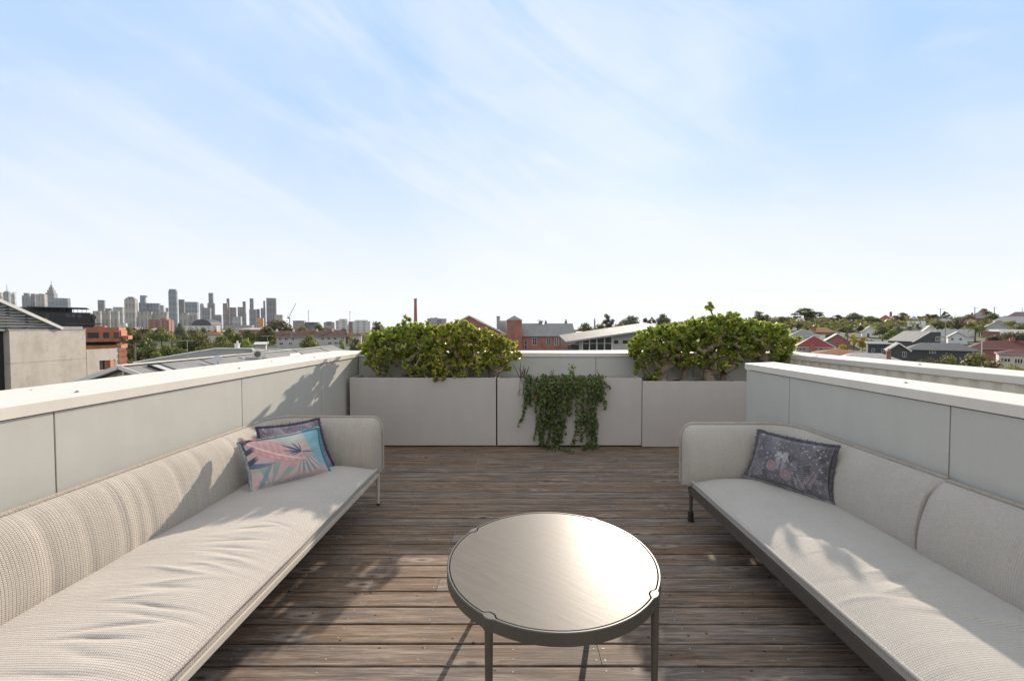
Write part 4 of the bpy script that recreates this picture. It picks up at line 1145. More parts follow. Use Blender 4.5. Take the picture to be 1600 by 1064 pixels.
def window_parts(t, fx0, fx1, fz0, fz1, y, axis='y', s=-1, panes=2, fm=None, bars=0, name='window'):
    """frame proud of the wall plane with panes set in it; axis y: plane y=const facing -y (s=-1); axis x: plane x=const facing s"""
    m = MB(); g = MB(); fw = max(.05, min(.09, (fx1 - fx0) * .08)); dp = .05
    def bx(b_, a0, a1, z0, z1, d0, d1):
        lo, hi = (y + s * d1, y + s * d0) if s < 0 else (y + s * d0, y + s * d1)
        if axis == 'y': b_.box((a0, lo, z0), (a1, hi, z1))
        else: b_.box((lo, a0, z0), (hi, a1, z1))
    bx(m, fx0, fx1, fz0, fz0 + fw, .004, dp); bx(m, fx0, fx1, fz1 - fw, fz1, .004, dp)
    n = panes
    for k in range(n + 1):
        c = fx0 + fw / 2 + (fx1 - fx0 - fw) * k / n; bx(m, c - fw / 2, c + fw / 2, fz0 + fw, fz1 - fw, .004, dp)
    for k in range(bars):
        z = fz0 + (fz1 - fz0) * (k + 1) / (bars + 1); bx(m, fx0 + fw, fx1 - fw, z - .025, z + .025, .006, dp - .006)
    o = m.build(name, fm or MAT['trim'], t)
    bx(g, fx0 + fw * .5, fx1 - fw * .5, fz0 + fw * .5, fz1 - fw * .5, .004, .018); g.build('pane', MAT['glass'], o)
    return o
def house(label, px0, px1, pyr, pye, Y, d=9, kind='hip', rm='zinc', wm='cream', axis='x', wins=(), chim=(), ridge=None, name='house', cat='house', over=.45, group=None, barge=False, hipk=1.0, door=None, chm='brick', zb=None, side_wins=(), panes=2):
    x0, x1 = xat(px0, Y), xat(px1, Y); ze = zat(pye, Y)
    zr = zat(pyr, Y + (d / 2 if (axis == 'x' and kind != 'mono') else (d if kind == 'mono' else (0 if kind == 'gable' else min((x1 - x0) / 2 * hipk, d / 2)))))
    if zr < ze + .4: zr = ze + .4
    cx = (x0 + x1) / 2; base = min(terr(cx, Y), ze - 2.7) - .4 if zb is None else zb
    t = thing(name, label, cat, (cx, Y, base), group); az_ = math.atan2(cx, Y) * (.9 if Y > 56 else 0)
    rf = MB(); lines = roof_solid(rf, kind, axis, x0, x1, Y, Y + d, ze, zr, hipk=hipk)
    ro = rf.build('roof', [RM[rm], MAT['trim'] if ridge else WM['grey']], t, recalc=False)
    if ridge:
        c = MB(); 
        for a, b in lines: c.tube([Vector(a) + Vector((0, 0, .02)), Vector(b) + Vector((0, 0, .02))], .11, 6)
        c.build('ridge_cap', MAT['trim'] if ridge is True else RM[ridge], ro)
    w = MB(); o_ = over; X0, X1, Y0, Y1 = x0 + o_, x1 - o_, Y + o_, Y + d - o_
    zt = ze - .02
    w.box((X0, Y0, base), (X1, Y1, zt))
    if kind == 'gable':
        if axis == 'x':
            k = (zr - ze) / (d / 2); zz_ = zr - .18
            for xx in (X0, X1): s = -.012 if xx == X0 else .012; w.prism([(Y0 + .02, zt - .01), (Y1 - .02, zt - .01), (Y + d / 2, zz_)], min(xx, xx + s), max(xx, xx + s), 'x')
        else:
            zz_ = zr - .18
            for yy in (Y0, Y1): s = -.012 if yy == Y0 else .012; w.prism([(X0 + .02, zt - .01), (X1 - .02, zt - .01), (cx, zz_)], min(yy, yy + s), max(yy, yy + s), 'y')
    if kind == 'mono':
        w.prism([(Y0 + .02, zt - .01), (Y1 - .004, zt - .01), (Y1 - .004, zr - .2)], X0 + .004, X0 + .2, 'x'); w.prism([(Y0 + .02, zt - .01), (Y1 - .004, zt - .01), (Y1 - .004, zr - .2)], X1 - .2, X1 - .004, 'x'); w.box((X0 + .21, Y1 - .2, zt - .01), (X1 - .21, Y1 - .005, zr - .25))
    w.build('wall', WM[wm], t)
    if barge:
        b_ = MB()
        if axis == 'y':
            for yy in (Y - .03,):
                for s in (x0, x1): b_.bar((s, yy, ze - .06), (cx, yy, zr - .06), .05, .26)
        else:
            for xx in ((x1 + .03) if cx < 0 else (x0 - .03),):
                for s in (Y, Y + d): b_.bar((xx, s, ze - .06), (xx, Y + d / 2, zr - .06), .05, .26)
        b_.build('bargeboard', MAT['trim'], ro)
    for (a, b, c, e) in wins: window_parts(t, xat(a, Y), xat(b, Y), zat(e, Y), zat(c, Y), Y0, panes=panes)
    t.rotation_euler.z = -az_; t.scale.x = math.cos(az_)
    if door: window_parts(t, xat(door[0], Y), xat(door[1], Y), base + .1, zat(door[2], Y), Y0, panes=1, name='door')
    for (a, b, c, e, dy) in chim:
        m = MB(); xa, xb_ = xat(a, Y + dy), xat(b, Y + dy); zt_, zb_ = zat(c, Y + dy), min(zat(e, Y + dy), zr) - 1.2; s = xb_ - xa
        m.box((xa, Y + dy, zb_), (xb_, Y + dy + max(.5, s), zt_)); m.box((xa - .06, Y + dy - .06, zt_ + .003), (xb_ + .06, Y + dy + max(.5, s) + .06, zt_ + .12))
        m.lathe([(.13, 0), (.11, .4)], 8, ((xa + xb_) / 2, Y + dy + .3, zt_ + .12)); m.build('chimney', WM[chm], ro)
    return t

# ================================================================ LEFT: CONCRETE BUILDING AND TERRACE ROOFS
t = thing('concrete_building', 'big pale precast concrete building with a louvred gable at the left edge', 'building', (-44, 37, -8))
xw = -41.5; w = MB()
w.box((-52, 34.0, -8.3), (xw, 40.0, -1.29)); w.box((-52, 34.0, -1.255), (xw, 40.0, 1.45)); w.box((-51.9, 34.1, -1.29), (xw - .03, 39.9, -1.25)); 
w.build('wall', MAT['concrete'], t)
c = MB(); c.box((-52, 33.9, 1.452), (xw + .03, 40.05, 1.56)); c.box((-51, 37.8, 1.562), (xw - .15, 39.9, 1.80)); c.build('roof', MAT['steel'], t)
c = MB(); c.box((xw - .7, 30.0, -8.3), (xw - .5, 33.99, 1.40)); c.build('glazed_wall', MAT['black'], t)
c = MB(); c.box((xw - .9, 30, 1.402), (xw - .2, 33.89, 1.58)); c.build('coping', MAT['trim'], t)
xg = xw - .05; L0, L1 = (29.5, zat(472, 33.4) + 2.05), (37.9, 1.60)
def slz(y): return L0[1] + (L1[1] - L0[1]) * (y - L0[0]) / (L1[0] - L0[0])
b = MB(); b.bar((xg + .08, L0[0], L0[1]), (xg + .08, L1[0], L1[1]), .30, .24); b.build('bargeboard', MAT['trim'], t)
b = MB(); z = 1.75
while z < 5.4:
    y1 = L1[0] - (z - L1[1]) / (L0[1] - L1[1]) * (L1[0] - L0[0])
    if y1 > 30: b.obox((xg - .04, (29.6 + y1) / 2, z), (.035, y1 - 29.6, .17), ry=rad(35))
    z += .235
b.build('louvre', WM['paleg'], t)
b = MB()
for yy in (31.6, 33.9, 35.2): b.box((xg - .10, yy, 1.57), (xg - .02, yy + .22, slz(yy) - .15))
b.prism([(29.6, 1.57), (37.7, 1.57), (29.6, slz(29.6) - .1)], xg - .30, xg - .14, 'x'); b.build('louvre_frame', MAT['black'], t)
t = thing('concrete_wall', 'lower concrete wall pierced by a square opening, beside the big concrete building', 'wall', (-41.2, 42, -8))
yA, yB_ = 40.06, 43.25; zt_ = zat(545, 41.9); oa, ob = 41.25, 42.95; za_, zb_ = zat(577.5, 41.8), zat(563, 41.8)
w = MB()
for (a, b_, c_, e) in ((yA, oa, -8.3, zt_), (ob, yB_, -8.3, zt_), (oa, ob, -8.3, za_), (oa, ob, zb_, zt_)): w.box((xw - .26, a, c_), (xw - .004, b_, e))
w.build('wall', MAT['concrete'], t)
w = MB(); w.box((xw - .23, oa + .6, za_), (xw - .1, oa + .66, zb_)); w.box((xw - .22, oa + .02, za_ + .01), (xw - .14, oa + .58, zb_ - .01)); w.build('opening_screen', MAT['black'], t)
t = thing('brick_pier', 'narrow toothed red brick pier at the end of the pierced concrete wall', 'pier', (-41.1, 43.5, -8)); w = MB(); z = -8.0; k = 0
while z < zt_ - .05:
    w.box((xw - .26, 43.26, z), (xw + .02 + (.0 if k % 2 else .03), 44.05 + (.14 if k % 2 else 0), z + .30)); z += .302; k += 1
w.build('brickwork', WM['orange'], t)
# row house with the long pale ridge
t = thing('terrace_house', 'terrace house with long ribbed grey roof and cream ridge just beyond the left parapet', 'house', (-21, 34, -8))
hx, zr, sl = -21.0, -.385, .36; rf = MB(); roof_solid(rf, 'gable', 'y', hx - 5, hx + 5, 21.9, 47.5, zr - 5 * sl, zr)
ro = rf.build('roof', [RM['zinc'], MAT['trim']], t, recalc=False)
c = MB(); c.obox((hx, 26.5, zr + .045), (.36, 9.2, .05)); c.box((hx - .15, 31.15, zr + .012), (hx + .15, 47.5, zr + .05)); c.build('ridge_cap', MAT['cap'], ro)
c = MB()
for s in (-5, 5): c.bar((hx + s, 21.84, zr - 5 * sl - .05), (hx, 21.84, zr - .03), .06, .20)
c.build('bargeboard', MAT['trim'], ro)
w = MB(); w.box((hx - 4.7, 22.3, -8.3), (hx + 4.7, 47.2, zr - 5 * sl - .1)); w.prism([(hx - 4.6, zr - 5 * sl - .1), (hx + 4.6, zr - 5 * sl - .1), (hx, zr - .2)], 22.25, 22.4, 'y'); w.build('wall', WM['beige'], t)
w = MB()
for k in range(5): zz2 = zr - .52 - .13 * k; hw = (zr - .30 - zz2) / sl; w.obox((hx, 22.2, zz2), (2 * hw - .5, .05, .085), rx=rad(25))
w.box((hx - .05, 22.1, zr - 1.3), (hx + .05, 22.16, zr - .12)); w.build('gable_vent', MAT['trim'], t)
w = MB()
for yy in (27.3, 33.0, 38.6, 43.8):
    w = MB(); w.bar((hx + .15, yy, zr - .03), (hx + 5, yy, zr - 5 * sl + .03), .03, .05); w.build('roof_joint', MAT['steel'], ro)
def slope_pt(px, py):
    k = (1.6 - zr + sl * -hx) / ((py - 513.5) - sl * (px - 808)) if True else 0
    k = (1.6 - (zr + sl * hx)) / ((py - 513.5) + sl * (px - 808) * -1 * -1 * 0 + -sl * (px - 808)) if False else (1.6 - (zr + sl * hx)) / ((py - 513.5) - sl * (px - 808))
    return Vector(((px - 808) * k, 650 * k, 1.6 - (py - 513.5) * k))
def on_slope(x, y, dz=0): return Vector((x, y, zr - sl * (x - hx) + dz))
t = thing('skylight', 'black framed skylight set in the ribbed grey roof', 'skylight', on_slope(-20.1, 23.55)); m = MB()
an = math.atan(sl)
for (cx_, cy_, sx_, sy_) in ((-20.1, 23.2, 1.12, .09), (-20.1, 23.9, 1.12, .09), (-20.62, 23.55, .08, .62), (-19.58, 23.55, .08, .62)): m.obox(on_slope(cx_, cy_, .07), (sx_, sy_, .12), ry=an)
m.build('frame', MAT['black'], t); m = MB(); m.obox(on_slope(-20.1, 23.55, .075), (1.0, .61, .03), ry=an); m.build('pane', WM['paleg'], t)
t = thing('satellite_dish', 'grey satellite dish on the ribbed roof', 'satellite dish', on_slope(-19.8, 27.4)); m = MB()
P = []; 
for i in range(6): P.append([(.30 * i / 5 * math.cos(a), .30 * i / 5 * math.sin(a), .07 * (i / 5) ** 2) for a in [2 * math.pi * k / 20 for k in range(21)]])
m.grid(P); M_ = Matrix.Translation(on_slope(-19.8, 27.4, .36)) @ Euler((rad(38), 0, rad(28))).to_matrix().to_4x4() @ Matrix.Scale(1.05, 4)
m.v = [tuple(M_ @ Vector(p)) for p in m.v]; o = m.build('reflector', WM['paleg'], t, True); sm_ = o.modifiers.new('thick', 'SOLIDIFY'); sm_.thickness = .02
m = MB(); b0 = on_slope(-19.8, 27.5); m.tube([b0, b0 + Vector((0, 0, .2)), b0 + Vector((0, -.05, .36))], .025, 6); m.tube([b0 + Vector((0, -.05, .1)), b0 + Vector((.2, -.38, .30)), b0 + Vector((.24, -.42, .36))], .012, 5); m.bar(b0 + Vector((-.2, .1, 0)), b0 + Vector((.2, -.1, -.07)), .04); m.build('mount', MAT['steel'], t)
t = thing('air_conditioner', 'white outdoor air conditioner unit on the ribbed grey roof', 'air conditioner', on_slope(-19.95, 32.1)); b0 = on_slope(-19.95, 32.1)
m = MB(); m.obox(b0 + Vector((0, 0, .40)), (.34, .80, .62), rz=rad(-38)); m.build('casing', MAT['cap'], t, bevel=.02)
q = Euler((0, 0, rad(-38))).to_matrix(); m = MB()
def aclocal(p): return b0 + Vector((0, 0, .40)) + q @ Vector(p)
for yy in (-.16,):
    for r_ in (.24, .18, .12, .06): m.tube([aclocal((.178, yy + r_ * math.cos(2 * math.pi * k / 20), r_ * math.sin(2 * math.pi * k / 20))) for k in range(21)], .010, 4)
m.build('fan_grille', MAT['steel'], t); m = MB()
m.lathe([(.22, 0), (.22, .004)], 18); M_ = Matrix.Translation(aclocal((.172, -.16, 0))) @ Euler((0, rad(90), rad(-38)), 'XYZ').to_matrix().to_4x4()
m.v = [tuple(aclocal((.171 + p[2], -.16 + p[0], p[1]))) for p in m.v]; m.build('fan', MAT['table_metal'], t)
for s in (-.3, .3):
    m = MB(); m.obox(b0 + q @ Vector((0, s, 0)) + Vector((0, 0, .03)), (.4, .06, .18), rz=rad(-38)); m.build('foot', MAT['steel'], t)
def antenna(label, base, h, pxw, n=7, arm=True):
    t = thing('tv_antenna', label, 'antenna', base, 'aerials on the roofs'); m = MB(); b0 = Vector(base)
    m.tube([b0, b0 + Vector((0, 0, h))], .018, 6); m.build('mast', MAT['steel'], t); m = MB()
    m.tube([b0 + Vector((-pxw / 2, 0, h)), b0 + Vector((pxw / 2, 0, h))], .012, 5)
    for k in range(n): x_ = -pxw / 2 + pxw * k / (n - 1); m.tube([b0 + Vector((x_, -.3 + .02 * k, h)), b0 + Vector((x_, .3 - .02 * k, h))], .006, 4)
    m.build('boom', MAT['steel'], t)
antenna('tv aerial on a tall mast near the ridge, left of the satellite dish', (-20.95, 26.4, zr), 1.22, .62)
k_ = 36 / 650; antenna('tv aerial with wide boom above the grey roof behind the air conditioner', (xat(418, 36), 36, -.9), 1.86, .95)
antenna('tv aerial above the far end of the ribbed roof, before the brown roofed terrace', (xat(455, 43), 43, -.7), 1.9, .8)
t = thing('vent_pipe', 'short white vent pipe on the ribbed roof right of the satellite dish', 'vent pipe', on_slope(-19.85, 30.1)); m = MB(); b0 = on_slope(-19.85, 30.1); m.tube([b0, b0 + Vector((0, 0, .22))], .05, 8); m.lathe([(.09, 0), (.09, .05), (.02, .09)], 10, b0 + Vector((0, 0, .22))); m.build('pipe', MAT['trim'], t, True)
t = thing('gablet', 'small white gable tip rising beside the far end of the left parapet', 'gablet', (xat(452, 34), 34, -1.2)); m = MB(); cx_ = xat(452, 34); za2, zb2 = zat(553, 34), zat(561, 34)
m.prism([(cx_ - .55, zb2 - .2), (cx_ + .55, zb2 - .2), (cx_, za2)], 34, 35.5, 'y'); m.build('gable', MAT['trim'], t); m = MB(); m.box((cx_ - .4, 34.1, -8), (cx_ + .4, 35.4, zb2 - .202)); m.build('wall', WM['beige'], t)
house('terrace house with dark hipped grey roof behind the ribbed roof', 207, 420, 545, 567, 48, 11, 'hip', 'mid', 'beige', ridge=True, name='terrace_house')
house('lower terrace house with pale grey hipped roof right of the dark hipped roof', 338, 478, 546.5, 560, 55, 9, 'hip', 'zinc', 'cream', ridge=True, name='terrace_house', chim=((366, 371, 538, 546, 4),), chm='white')
house('terrace house with small dark grey hip roof at the far end of the ribbed roof', 462, 512, 545.5, 553, 46, 7, 'hip', 'mid', 'cream', name='terrace_house')
house('low shed with flat white roof among the bushes before the brown roofed terrace', 396, 418, 535.8, 538, 90, 5, 'mono', 'white', 'cream', name='shed', cat='shed')
# orange building
t = thing('apartment_building', 'orange brick apartment building with dark square windows behind the concrete wall', 'building', (xat(165, 75), 75, -8)); Yo = 75; t.rotation_euler.z = rad(38); t.scale.x = .77
def rect(m, a, b, c, e, Y, d, mi=0): m.box((xat(a, Y), Y, zat(e, Y)), (xat(b, Y), Y + d, zat(c, Y)), mi); return m
w = MB(); zt2 = -8.3
rect(w, 118, 185, 511.5, 534, Yo, 10); rect(w, 185.05, 191, 516.5, 534, Yo + .4, 9); rect(w, 155, 171, 509.3, 511.4, Yo + 1, 3); rect(w, 191.05, 200, 525, 531, Yo + .2, 7); rect(w, 118, 188, 539.5, 546, Yo + .1, 10); rect(w, 120, 178, 546.05, 620, Yo + 1, 9)
w.build('wall', WM['orange'], t)
w = MB(); rect(w, 104, 189, 534.05, 539.45, Yo + 1.2, 8); w.build('balcony_recess', WM['black'], t)
for (a, b_) in ((139, 155), (161.5, 169.5), (177, 185)): window_parts(t, xat(a, Yo), xat(b_, Yo), zat(528, Yo), zat(519.5, Yo), Yo, panes=2, fm=MAT['black'])
w = MB(); add_crown(w, [(xat(145 + 6 * k, Yo), Yo + .7, zat(537.8, Yo), .55, .3, .28) for k in range(7)], 500, .16, random.Random(5)); tag(w.build('balcony_plants', VG['dark'], t, recalc=False), kind='stuff')
# black building
t = thing('apartment_building', 'long black clad building with an open roof frame below the city towers', 'building', (xat(105, 150), 150, -8)); Yo = 150; t.rotation_euler.z = rad(43); t.scale.x = .72
w = MB(); rect(w, 52, 141, 488, 560, Yo, 16); rect(w, 42, 52.05, 488.8, 520, Yo + 2, 12); rect(w, 141.05, 152, 491, 515, Yo + 1, 13); w.build('wall', WM['black'], t)
w = MB(); rect(w, 54, 140, 480.2, 481.6, Yo + 1, 13); rect(w, 60, 136, 481.65, 487.95, Yo + 6, 5)
for k in range(14): rect(w, 54.2 + 6.5 * k, 54.8 + 6.5 * k, 481.65, 487.95, Yo + 1, .25)
w.build('roof_frame', WM['dark'], t)
for k, (a, b_, c_, e_) in enumerate(((104, 110, 490, 496), (112, 118, 490, 496), (121, 128, 491, 496), (143, 150, 493, 498), (104, 111, 504, 509), (113, 121, 504, 509), (76, 80, 491, 496))): window_parts(t, xat(a, Yo), xat(b_, Yo), zat(e_, Yo), zat(c_, Yo), Yo if b_ < 141 else Yo + 1, panes=2, fm=WM['dark'])
w = MB(); rect(w, 100, 156, 505.2, 507, Yo - .6, .58); w.build('balcony_ledge', WM['dark'], t)
# utility and light poles on the left
def pole(label, px, pyt, Y, r=.12, arms=((.4, 2.0),), mat='pole', name='power_pole', cat='pole', group=None, lamp=False, zb=None):
    x = xat(px, Y); zt_ = zat(pyt, Y); zb = terr(x, Y) - .3 if zb is None else zb
    t = thing(name, label, cat, (x, Y, zb), group); m = MB(); m.tube([(x, Y, zb), (x, Y, zt_)], [r * 1.25, r * .8], 8); m.build('mast' if lamp else 'post', MAT[mat], t, True)
    for (dz, w_) in arms:
        m = MB(); m.box((x - w_ / 2, Y - r - .11, zt_ - dz - .06), (x + w_ / 2, Y - r - .01, zt_ - dz + .06))
        for s in (-.9, -.45, .45, .9): m.lathe([(.05, 0), (.06, .08), (.03, .16)], 6, (x + s * w_ / 2, Y - r - .06, zt_ - dz + .06))
        m.build('crossarm', MAT[mat], t)
    if lamp:
        m = MB(); 
        if lamp == 'flood': m.lathe([(.3, -.5), (1.6, -.2), (1.6, .3), (.3, .4)], 10, (x, Y, zt_))
        else: m.tube([(x, Y, zt_), (x + .8, Y, zt_ + .35), (x + 1.8, Y, zt_ + .4)], .06, 6); m.obox((x + 2.0, Y, zt_ + .38), (.7, .25, .14))
        m.build('lamp_head', MAT['steel'], t)
    return t
pole('timber power pole with one crossarm before the large dark tree on the left', 210, 536.5, 62, .14, ((.25, 1.7),))
pole('tall pale light pole rising from the trees left of the red brick block', 230.5, 484, 190, .16, ((.6, 2.4),), 'steel', 'light_pole', 'light pole')
pole('short pale light pole in front of the red brick block', 252, 499, 200, .14, (), 'steel', 'light_pole', 'light pole', None, True)
pole('pale light pole at the right end of the red brick block', 268.5, 501, 195, .2, (), 'steel', 'light_pole', 'light pole', None, True)
pole('slim floodlight mast left of the white apartment block', 482.5, 486, 700, .45, (), 'steel', 'light_pole', 'light pole', None, 'flood')
pole('slim floodlight mast right of the white apartment block', 547, 487.5, 700, .45, (), 'steel', 'light_pole', 'light pole', None, 'flood')
# brown roofed terrace with white walls
house('long white two storey terrace with brown tiled roof and white gable end', 432, 543, 516.5, 526, 130, 10, 'gable', 'brown', 'paleg', barge=True, name='terrace_house', wins=tuple((a, a + 5, 527.5, 531.5) for a in (437, 446, 456, 501, 511, 521, 533)) + tuple((a, a + 6, 534.5, 538.5) for a in (438, 452, 512, 522)), chim=((442.5, 445.5, 516, 520, 4), (467, 470, 516, 520, 4), (502.5, 505.5, 516.2, 520, 4), (527, 530, 516.2, 520, 4)), chm='white')
house('brown roofed wing with small dormer right of the white gable end', 549, 566, 519, 524, 150, 9, 'hip', 'brown', 'cream', chim=((551, 554, 516, 520, 3),))
house('terracotta roofed cottage among the trees below the dark domed roof', 322, 346, 516.2, 522, 150, 8, 'hip', 'terra', 'cream', chim=((341, 344, 515.5, 519, 2),))

# ================================================================ CENTRE: FACTORY
t = thing('factory_building', 'red brick factory with a white trimmed gable and long grey roof beyond the planters', 'building', (xat(790, 122), 135, -8)); Yf = 118
ga, gb = 671, 795; cxg = (ga + gb) / 2; zap, zev = zat(493.2, Yf), zat(524.5, Yf); X0, X1, XC_ = xat(ga, Yf), xat(gb, Yf), xat(cxg, Yf)
w = MB(); w.box((X0 + .2, Yf + .3, -8.3), (X1 - .1, Yf + 30, zev - .05)); w.prism([(X0 + .3, zev - .05), (X1 - .2, zev - .05), (XC_, zap - .3)], Yf + .3, Yf + .6, 'y')
XA, XB = xat(795, Yf) - .05, xat(900, Yf); z_e = zat(525, Yf); w.box((X1 - .09, Yf + 1.0, -8.3), (XB - .4, Yf + 13.5, z_e - .03))
w.prism([(Yf + 1.1, z_e - .03), (Yf + 13.4, z_e - .03), (Yf + 7.3, zat(505.6, Yf + 7))], XB - .7, XB - .41, 'x'); w.build('wall', WM['brick'], t)
rf = MB(); roof_solid(rf, 'gable', 'y', X0, X1 + .1, Yf + .1, Yf + 30, zev, zap); ro = rf.build('roof', [RM['zinc'], MAT['trim']], t, recalc=False)
b_ = MB(); b_.bar((X0, Yf, zev - .05), (XC_, Yf, zap - .02), .12, .34); b_.bar((X1 + .1, Yf, zev - .05), (XC_, Yf, zap - .02), .12, .34); b_.build('bargeboard', MAT['trim'], ro)
rf = MB(); roof_solid(rf, 'gable', 'x', X1 + .2, XB, Yf + .5, Yf + 14, z_e, zat(505.3, Yf + 7)); ro = rf.build('roof', [RM['zinc'], WM['grey']], t, recalc=False)
m = MB(); vx, vy, vz = xat(845, Yf + 7), Yf + 7.2, zat(509.5, Yf + 7); m.lathe([(1.3, 0), (1.2, .5), (.62, .9), (.6, 1.5)], 14, (vx, vy, vz)); m.lathe([(1.35, 1.62), (1.3, 1.70), (.2, 1.95)], 14, (vx, vy, vz)); m.build('roof_vent', MAT['steel'], ro)
w = MB(); tx0, tx1 = xat(791.5, Yf - .6), xat(815.5, Yf - .6); zt_ = zat(500.3, Yf); w.box((tx0, Yf - .6, -8.3), (tx1, Yf + 3.8, zt_)); w.build('tower', WM['brick'], t)
m = MB(); ap = ((tx0 + tx1) / 2, Yf + 1.6, zat(493, Yf + 1.6)); e_ = .12; q4 = [(tx0 - e_, Yf - .6 - e_, zt_ + .01), (tx1 + e_, Yf - .6 - e_, zt_ + .01), (tx1 + e_, Yf + 3.8 + e_, zt_ + .01), (tx0 - e_, Yf + 3.8 + e_, zt_ + .01)]
for k in range(4): m.face([q4[k], q4[(k + 1) % 4], ap], [(0, 0), (4, 0), (2, 2)])
m.face(q4[::-1]); m.build('tower_roof', RM['zinc'], t)
m = MB(); rect(m, 776, 781, 495, 515, Yf + 3, .9); rect(m, 775.6, 781.4, 494, 494.95, Yf + 2.9, 1.1); m.build('chimney', WM['grey'], t)
m = MB(); rect(m, 781.1, 791.3, 501, 523, Yf + 5, 4); m.build('plant_room', WM['paleg'], t)
for (a, b_2, c_, e_, bars) in ((832, 839, 527.5, 539, 1), (854, 861, 527.5, 540, 3), (866, 873, 527.5, 540, 3), (878, 885, 527.5, 540, 3), (819.5, 823.5, 532, 546, 1)): window_parts(t, xat(a, Yf + 1), xat(b_2, Yf + 1), zat(e_, Yf + 1), zat(c_, Yf + 1), Yf + 1, panes=2 if a > 830 else 1, bars=bars)
m = MB()
for (a, c_) in ((816, 517), (824.5, 517)): m.bar((xat(a, Yf), Yf + .2, z_e - .1), (xat(a, Yf), Yf + .2, zat(c_, Yf)), .07)
for zz2 in (517, 520.5): m.bar((xat(815.8, Yf), Yf + .2, zat(zz2, Yf)), (xat(824.7, Yf), Yf + .2, zat(zz2, Yf)), .06)
m.build('railing', MAT['steel'], t)
t = thing('chimney_stack', 'tall slender brick factory chimney rising behind the left jade shrub', 'chimney', (xat(649.5, 190), 190, -8)); x_ = xat(649.5, 190); zt_ = zat(467, 190); m = MB()
m.lathe([(1.05, -8.3), (.60, zt_ - .9), (.58, zt_)], 16, (x_, 190, 0)); m.build('shaft', WM['brick'], t, True); m = MB(); m.lathe([(.66, zt_ - .6), (.72, zt_ - .2), (.66, zt_ + .1)], 16, (x_, 190, 0)); m.tube([(x_ + .4, 190, zt_), (x_ + .4, 190, zt_ + .9)], .05, 5); m.build('collar', WM['brick'], t)
# skillion roofed hall
t = thing('modern_hall', 'grey hall with tilted skillion roof and tall clerestory windows', 'building', (xat(940, 82), 88, -8)); Ys_ = 80
A, B = Vector((xat(884, Ys_ - 2), Ys_ - 2, zat(533.5, Ys_ - 2))), Vector((xat(1040, Ys_ - 2), Ys_ - 2, zat(511, Ys_ - 2)))
rf = MB(); up = Vector((0, 13, 1.0)); th = Vector((0, 0, -.28)); q = [A, B, B + up, A + up]
rf.face(q, [(0, 0), (0, 18), (13, 18), (13, 0)]); rf.face([p + th for p in q][::-1])
for k in range(4): rf.face([q[k], q[k] + th, q[(k + 1) % 4] + th, q[(k + 1) % 4]], None, 1)
rf.build('roof', [RM['mid'], WM['grey']], t, recalc=False)
def rz_(px): f_ = (px - 884) / (1040 - 884); return A.z + (B.z - A.z) * f_
w = MB(); xa, xb2 = xat(905, Ys_), xat(1030, Ys_); w.prism([(xa, -8.3), (xb2, -8.3), (xb2, rz_(1030) - .15), (xa, rz_(905) - .15)], Ys_, Ys_ + 10, 'y'); w.build('wall', WM['paleg'], t)
w = MB(); g_ = MB(); xs = [910, 921, 932.5, 944.5, 956]
for k in range(4): 
    a, b_2 = xat(xs[k], Ys_), xat(xs[k + 1], Ys_); za2, zb2 = rz_(xs[k]) - .42, rz_(xs[k + 1]) - .42; zl = zat(549, Ys_)
    g_.prism([(a + .1, zl), (b_2 - .1, zl), (b_2 - .1, zb2), (a + .1, za2)], Ys_ - .03, Ys_ - .005, 'y'); w.box((a + .1, Ys_ - .07, zat(536.5, Ys_) - .05), (b_2 - .1, Ys_ - .032, zat(536.5, Ys_) + .05))
    w.box((a - .1, Ys_ - .12, zl), (a + .1, Ys_ - .004, za2))
w.box((xat(956, Ys_) - .1, Ys_ - .12, zl), (xat(956, Ys_) + .15, Ys_ - .004, rz_(956) - .3)); fo = w.build('window', MAT['trim'], t); g_.build('pane', MAT['glass'], fo)
for (a, b_2) in ((958.5, 967), (972, 985), (990, 1003)): window_parts(t, xat(a, Ys_), xat(b_2, Ys_), zat(538, Ys_), zat(530.5, Ys_), Ys_, panes=1)
w = MB(); rect(w, 893, 904.8, 540, 620, Ys_ + .5, 6); w.build('lobby', WM['dark'], t)
house('low flat building with pale roof behind the skillion roofed hall', 898, 975, 518, 523, 105, 12, 'mono', 'pale', 'grey', name='shed', cat='shed')
rr = random.Random(2)
t = thing('church_spire', 'tiny grey church spire on the skyline above the hall', 'spire', (xat(929, 600), 600, 0)); x_ = xat(929, 600); m = MB(); m.box((x_ - 1, 599, 0), (x_ + 1, 601, zat(501, 600))); m.lathe([(1.2, 0), (.02, zat(496, 600) - zat(501, 600))], 4, (x_, 600, zat(501, 600))); m.build('tower', WM['grey'], t)

